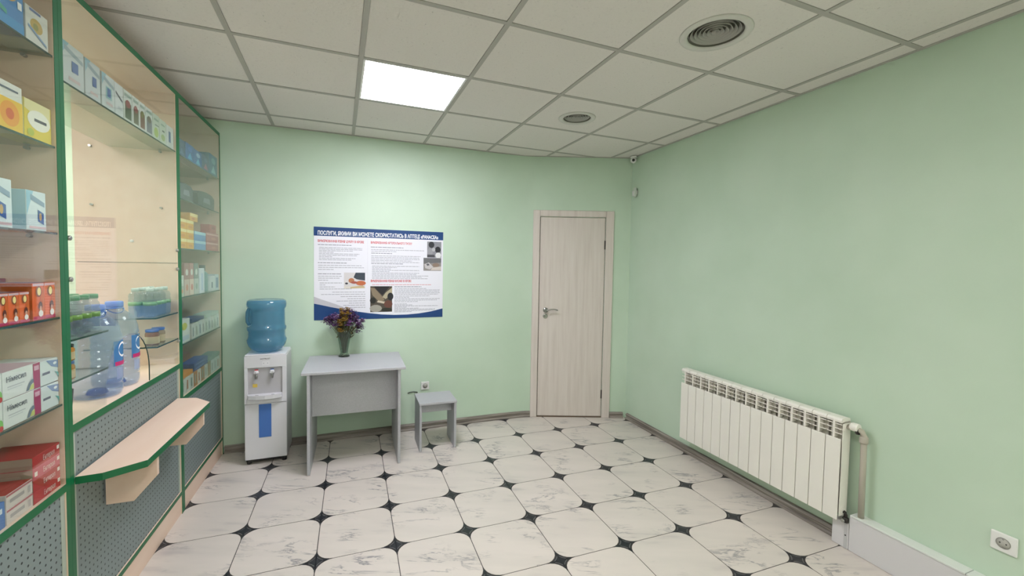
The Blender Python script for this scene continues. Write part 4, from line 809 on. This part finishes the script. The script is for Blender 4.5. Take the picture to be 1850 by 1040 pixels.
for (x, y, z, k) in heads:
    yl = (k > 5 and -0.04 < x < 0.035 and y < 0.01)
    o = mobj('flower_head', fr.choice(YM if yl else PM), Bq, (x, y, z), fr.uniform(0, 6)); o['label'] = 'yellow flower head' if yl else 'purple flower head'
    if k in (4, 5): o['label'] = 'purple flower head'

# ------------------------------------------------------------------ radiator on the right wall
RA = -math.atan(0.0273); ry0, ry1 = 1.425, 2.620
def RP(y, off): return (XW(y) - off, y)
x, y = RP(ry0, 0.0); R_ = thing('radiator', 'white fifteen section panel radiator on the green right wall', 'radiator', (x, y, 0), RA)     # local -x faces the room, +y along wall
SW = (ry1-ry0)/15; zb, zt_ = 0.155, 0.722
# body of one section
b = MB()
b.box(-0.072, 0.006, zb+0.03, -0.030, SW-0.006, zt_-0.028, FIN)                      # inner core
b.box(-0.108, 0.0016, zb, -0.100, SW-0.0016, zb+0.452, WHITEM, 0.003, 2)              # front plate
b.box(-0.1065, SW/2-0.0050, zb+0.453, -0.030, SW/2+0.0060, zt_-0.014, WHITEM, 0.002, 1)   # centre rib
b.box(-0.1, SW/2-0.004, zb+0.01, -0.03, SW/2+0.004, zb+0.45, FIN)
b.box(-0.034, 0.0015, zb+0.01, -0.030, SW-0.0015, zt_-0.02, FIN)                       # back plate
sec = b.mesh('radiator_section')
b = MB(); pr = [(-0.104, zt_-0.026), (-0.106, zt_-0.014), (-0.098, zt_-0.003), (-0.080, zt_), (-0.050, zt_), (-0.034, zt_-0.005), (-0.030, zt_-0.020), (-0.05, zt_-0.022), (-0.08, zt_-0.022)]
b.prism([(px, 0.0016, pz) for px, pz in pr], (0, SW-0.0032, 0), WHITEM); cap = b.mesh('top_cap')
b = MB()
for z in (zt_-0.048, zt_-0.074, zt_-0.100): b.prism([(-0.102, 0.0035, z+0.010), (-0.066, 0.0035, z-0.004), (-0.066, 0.0035, z), (-0.102, 0.0035, z+0.015)], (0, SW-0.007, 0), WHITEM)
fins = b.mesh('louvre')
for k in range(15):
    s = mobj('radiator_section', sec, R_, (0, k*SW, 0)); mobj('top_cap', cap, s); mobj('louvre', fins, s)
b = MB(); b.box(-0.098, -0.004, zb+0.02, -0.034, 0.000, zt_-0.03, WHITEM, 0.002, 1); b.lathe([(0.022, -0.008), (0.022, -0.004)], WHITEM, 16, (-0.066, 0, zt_-0.055), 'y'); b.lathe([(0.022, -0.008), (0.022, -0.004)], WHITEM, 16, (-0.066, 0, zb+0.045), 'y'); b.obj('end_plate', R_)
for yb_ in (0.25, 0.95): b = MB(); b.box(-0.030, yb_, zt_-0.09, -0.001, yb_+0.02, zt_-0.05, DARKM); b.obj('wall_bracket', R_)
Pp = thing('heating_pipe', 'painted vertical heating pipe bending into the near end of radiator', 'pipe', (x, y, 0), RA)
b = MB(); b.tube([(-0.066, -0.008, zt_-0.045), (-0.062, -0.045, zt_-0.045), (-0.05, -0.066, zt_-0.052), (-0.044, -0.074, zt_-0.075), (-0.042, -0.075, 0.5), (-0.042, -0.078, 0.2018)], 0.014, PIPEM, 12); b.obj('pipe_run', Pp)
b = MB(); b.lathe([(0.021, -0.058), (0.023, -0.052), (0.023, -0.026), (0.019, -0.020)], WHITEM, 18, (-0.060, 0, zt_-0.038), 'y'); q = b.obj('valve_cap', Pp); q['label'] = 'white round valve cap'
b = MB(); b.lathe([(0.018, zt_-0.115), (0.020, zt_-0.108), (0.020, zt_-0.085), (0.017, zt_-0.078)], PIPEM, 14, (-0.044, -0.074, 0)); b.lathe([(0.017, -0.060), (0.019, -0.048)], DARKM, 14, (-0.058, 0, zt_-0.056), 'y'); b.obj('pipe_fitting', Pp)
Vv = thing('radiator_valve', 'dark metal lower valve where the radiator pipe enters the white casing', 'valve', (x, y, 0), RA)
b = MB(); b.tube([(-0.066, -0.008, zb+0.045), (-0.066, -0.016, zb+0.043), (-0.066, -0.019, zb+0.032), (-0.066, -0.019, 0.147)], 0.009, DARKM, 10); b.lathe([(0.013, 0.148), (0.015, 0.153), (0.015, 0.170), (0.011, 0.176)], DARKM, 12, (-0.066, -0.019, 0)); b.lathe([(0.009, -0.096), (0.010, -0.082)], STEEL, 10, (0, -0.019, 0.162), 'x'); b.obj('valve_body', Vv)
# white casing along the floor
PC = thing('pipe_casing', 'long white boxed pipe casing along the floor below the right socket', 'pipe casing', (*RP(0, 0.0), 0), RA)
CWM = mat('casing_white', '#D9D7DA', 0.35); LID = mat('casing_lid_white', '#DCE0DC', 0.35)
b = MB(); b.box(-0.064, -1.6, 0.001, -0.0005, 1.388, 0.190, CWM, 0.002, 1); b.obj('casing_body', PC)
for (a, c) in ((0.925, 1.386), (0.005, 0.922), (-1.6, 0.002)): b = MB(); b.box(-0.068, a, 0.1905, -0.0005, c, 0.201, LID, 0.002, 1); b.obj('casing_lid', PC)
b = MB(); b.box(-0.064, 1.390, 0.001, -0.0005, 1.474, 0.145, CWM, 0.002, 1); ec = b.obj('end_box', PC)
b = MB(); b.box(-0.0655, 1.396, 0.002, -0.064, 1.412, 0.145, mat('end_strip_grey', '#C4C4C6', 0.4)); b.lathe([(0.004, -0.0665), (0.004, -0.0655)], DARKM, 8, (0, 1.404, 0.075), 'x'); b.obj('screw_strip', ec)

# ------------------------------------------------------------------ sockets, camera, sensor
def socket(label, x, y, z, rz, s=0.040):
    R = thing('wall_socket', label, 'socket', (x, y, z), rz, 'white wall sockets')      # local -y faces the room
    b = MB(); b.box(-s, -0.012, -s, s, -0.0005, s, WHITE, 0.004); b.obj('cover', R)
    b = MB(); b.lathe([(0.0225, -0.0125), (0.0225, -0.0140), (0.0205, -0.0142)], mat('socket_ring_grey', '#8C8A86', 0.4), 24, (0, 0, 0), 'y'); b.obj('ring', R)
    b = MB(); b.lathe([(0.0195, -0.0130), (0.0195, -0.0144), (0.001, -0.0144)], mat('socket_well', '#B4B2AC', 0.5), 24, (0, 0, 0), 'y')
    w_ = b.obj('socket_well', R)
    for dx in (-0.0095, 0.0095): b = MB(); b.lathe([(0.0028, -0.0146), (0.0028, -0.0150)], BLACK, 10, (dx, 0, 0), 'y'); b.obj('pin_hole', w_)
    for dz in (-0.017, 0.017): b = MB(); b.box(-0.003, -0.0155, dz-0.003, 0.003, -0.0144, dz+0.003, STEEL); b.obj('earth_clip', w_)
socket('white socket on the back wall above the stool', 0.738, YW(0.738), 0.403, -0.0084, 0.037)
socket('white socket low on the right wall near the lower right corner', XW(0.836), 0.836, 0.380, -PI/2-math.atan(0.0273), 0.040)
Cb = thing('wall_cable', 'short black cable clipped to the back wall beside the stool', 'cable', (0.60, YW(0.6)-0.004, 0.35)); b = MB(); b.tube([(-0.02, 0, -0.005), (0.0, -0.003, 0.003), (0.03, -0.004, 0.004), (0.07, -0.003, -0.004)], 0.004, BLACK, 6); b.obj('cable_run', Cb)
cx_, cy_ = XW(3.42)-0.045, 3.415
Cm = thing('security_camera', 'small white dome camera on the ceiling in the wall corner', 'camera', (cx_, cy_, ZC-0.002), 0)
b = MB(); b.lathe([(0.030, -0.001), (0.034, -0.008), (0.026, -0.016), (0.020, -0.018)], WHITE, 20); b.obj('mount', Cm)
dirv = (Vector((0, 0, 1.52)) - Vector((cx_, cy_, ZC-0.04))).normalized(); rq = dirv.to_track_quat('Z', 'Y').to_matrix().to_4x4()
b = MB(); t = bmesh.new(); bmesh.ops.create_uvsphere(t, u_segments=20, v_segments=12, radius=0.030)
for f in t.faces: f.smooth = True
b.merge(t, WHITE, Matrix.Translation((0, 0, -0.036))); bo = b.obj('ball_body', Cm)
b = MB(); b2 = MB(); b2.lathe([(0.0135, 0.0255), (0.0135, 0.0300), (0.010, 0.0315)], BLACK, 16)
b.merge(b2.bm, BLACK, Matrix.Translation((0, 0, -0.036)) @ rq); b.obj('lens', bo)
px_, py_ = XW(3.405)-0.003, 3.405
Pi_ = thing('motion_sensor', 'small white motion sensor on the wall below the corner camera', 'sensor', (px_, py_, 2.265), -PI/2-0.35)
b = MB(); b.box(-0.027, -0.034, -0.046, 0.027, -0.006, 0.046, mat('sensor_ivory', '#CDD6CB', 0.4), 0.010, 3); b.obj('housing', Pi_)
b = MB(); b.box(-0.019, -0.039, -0.034, 0.019, -0.033, 0.012, WHITE, 0.006, 2); q = b.obj('lens_window', Pi_)
b = MB(); b.box(-0.012, -0.010, -0.02, 0.012, 0.004, 0.02, WHITE); b.obj('bracket', Pi_)
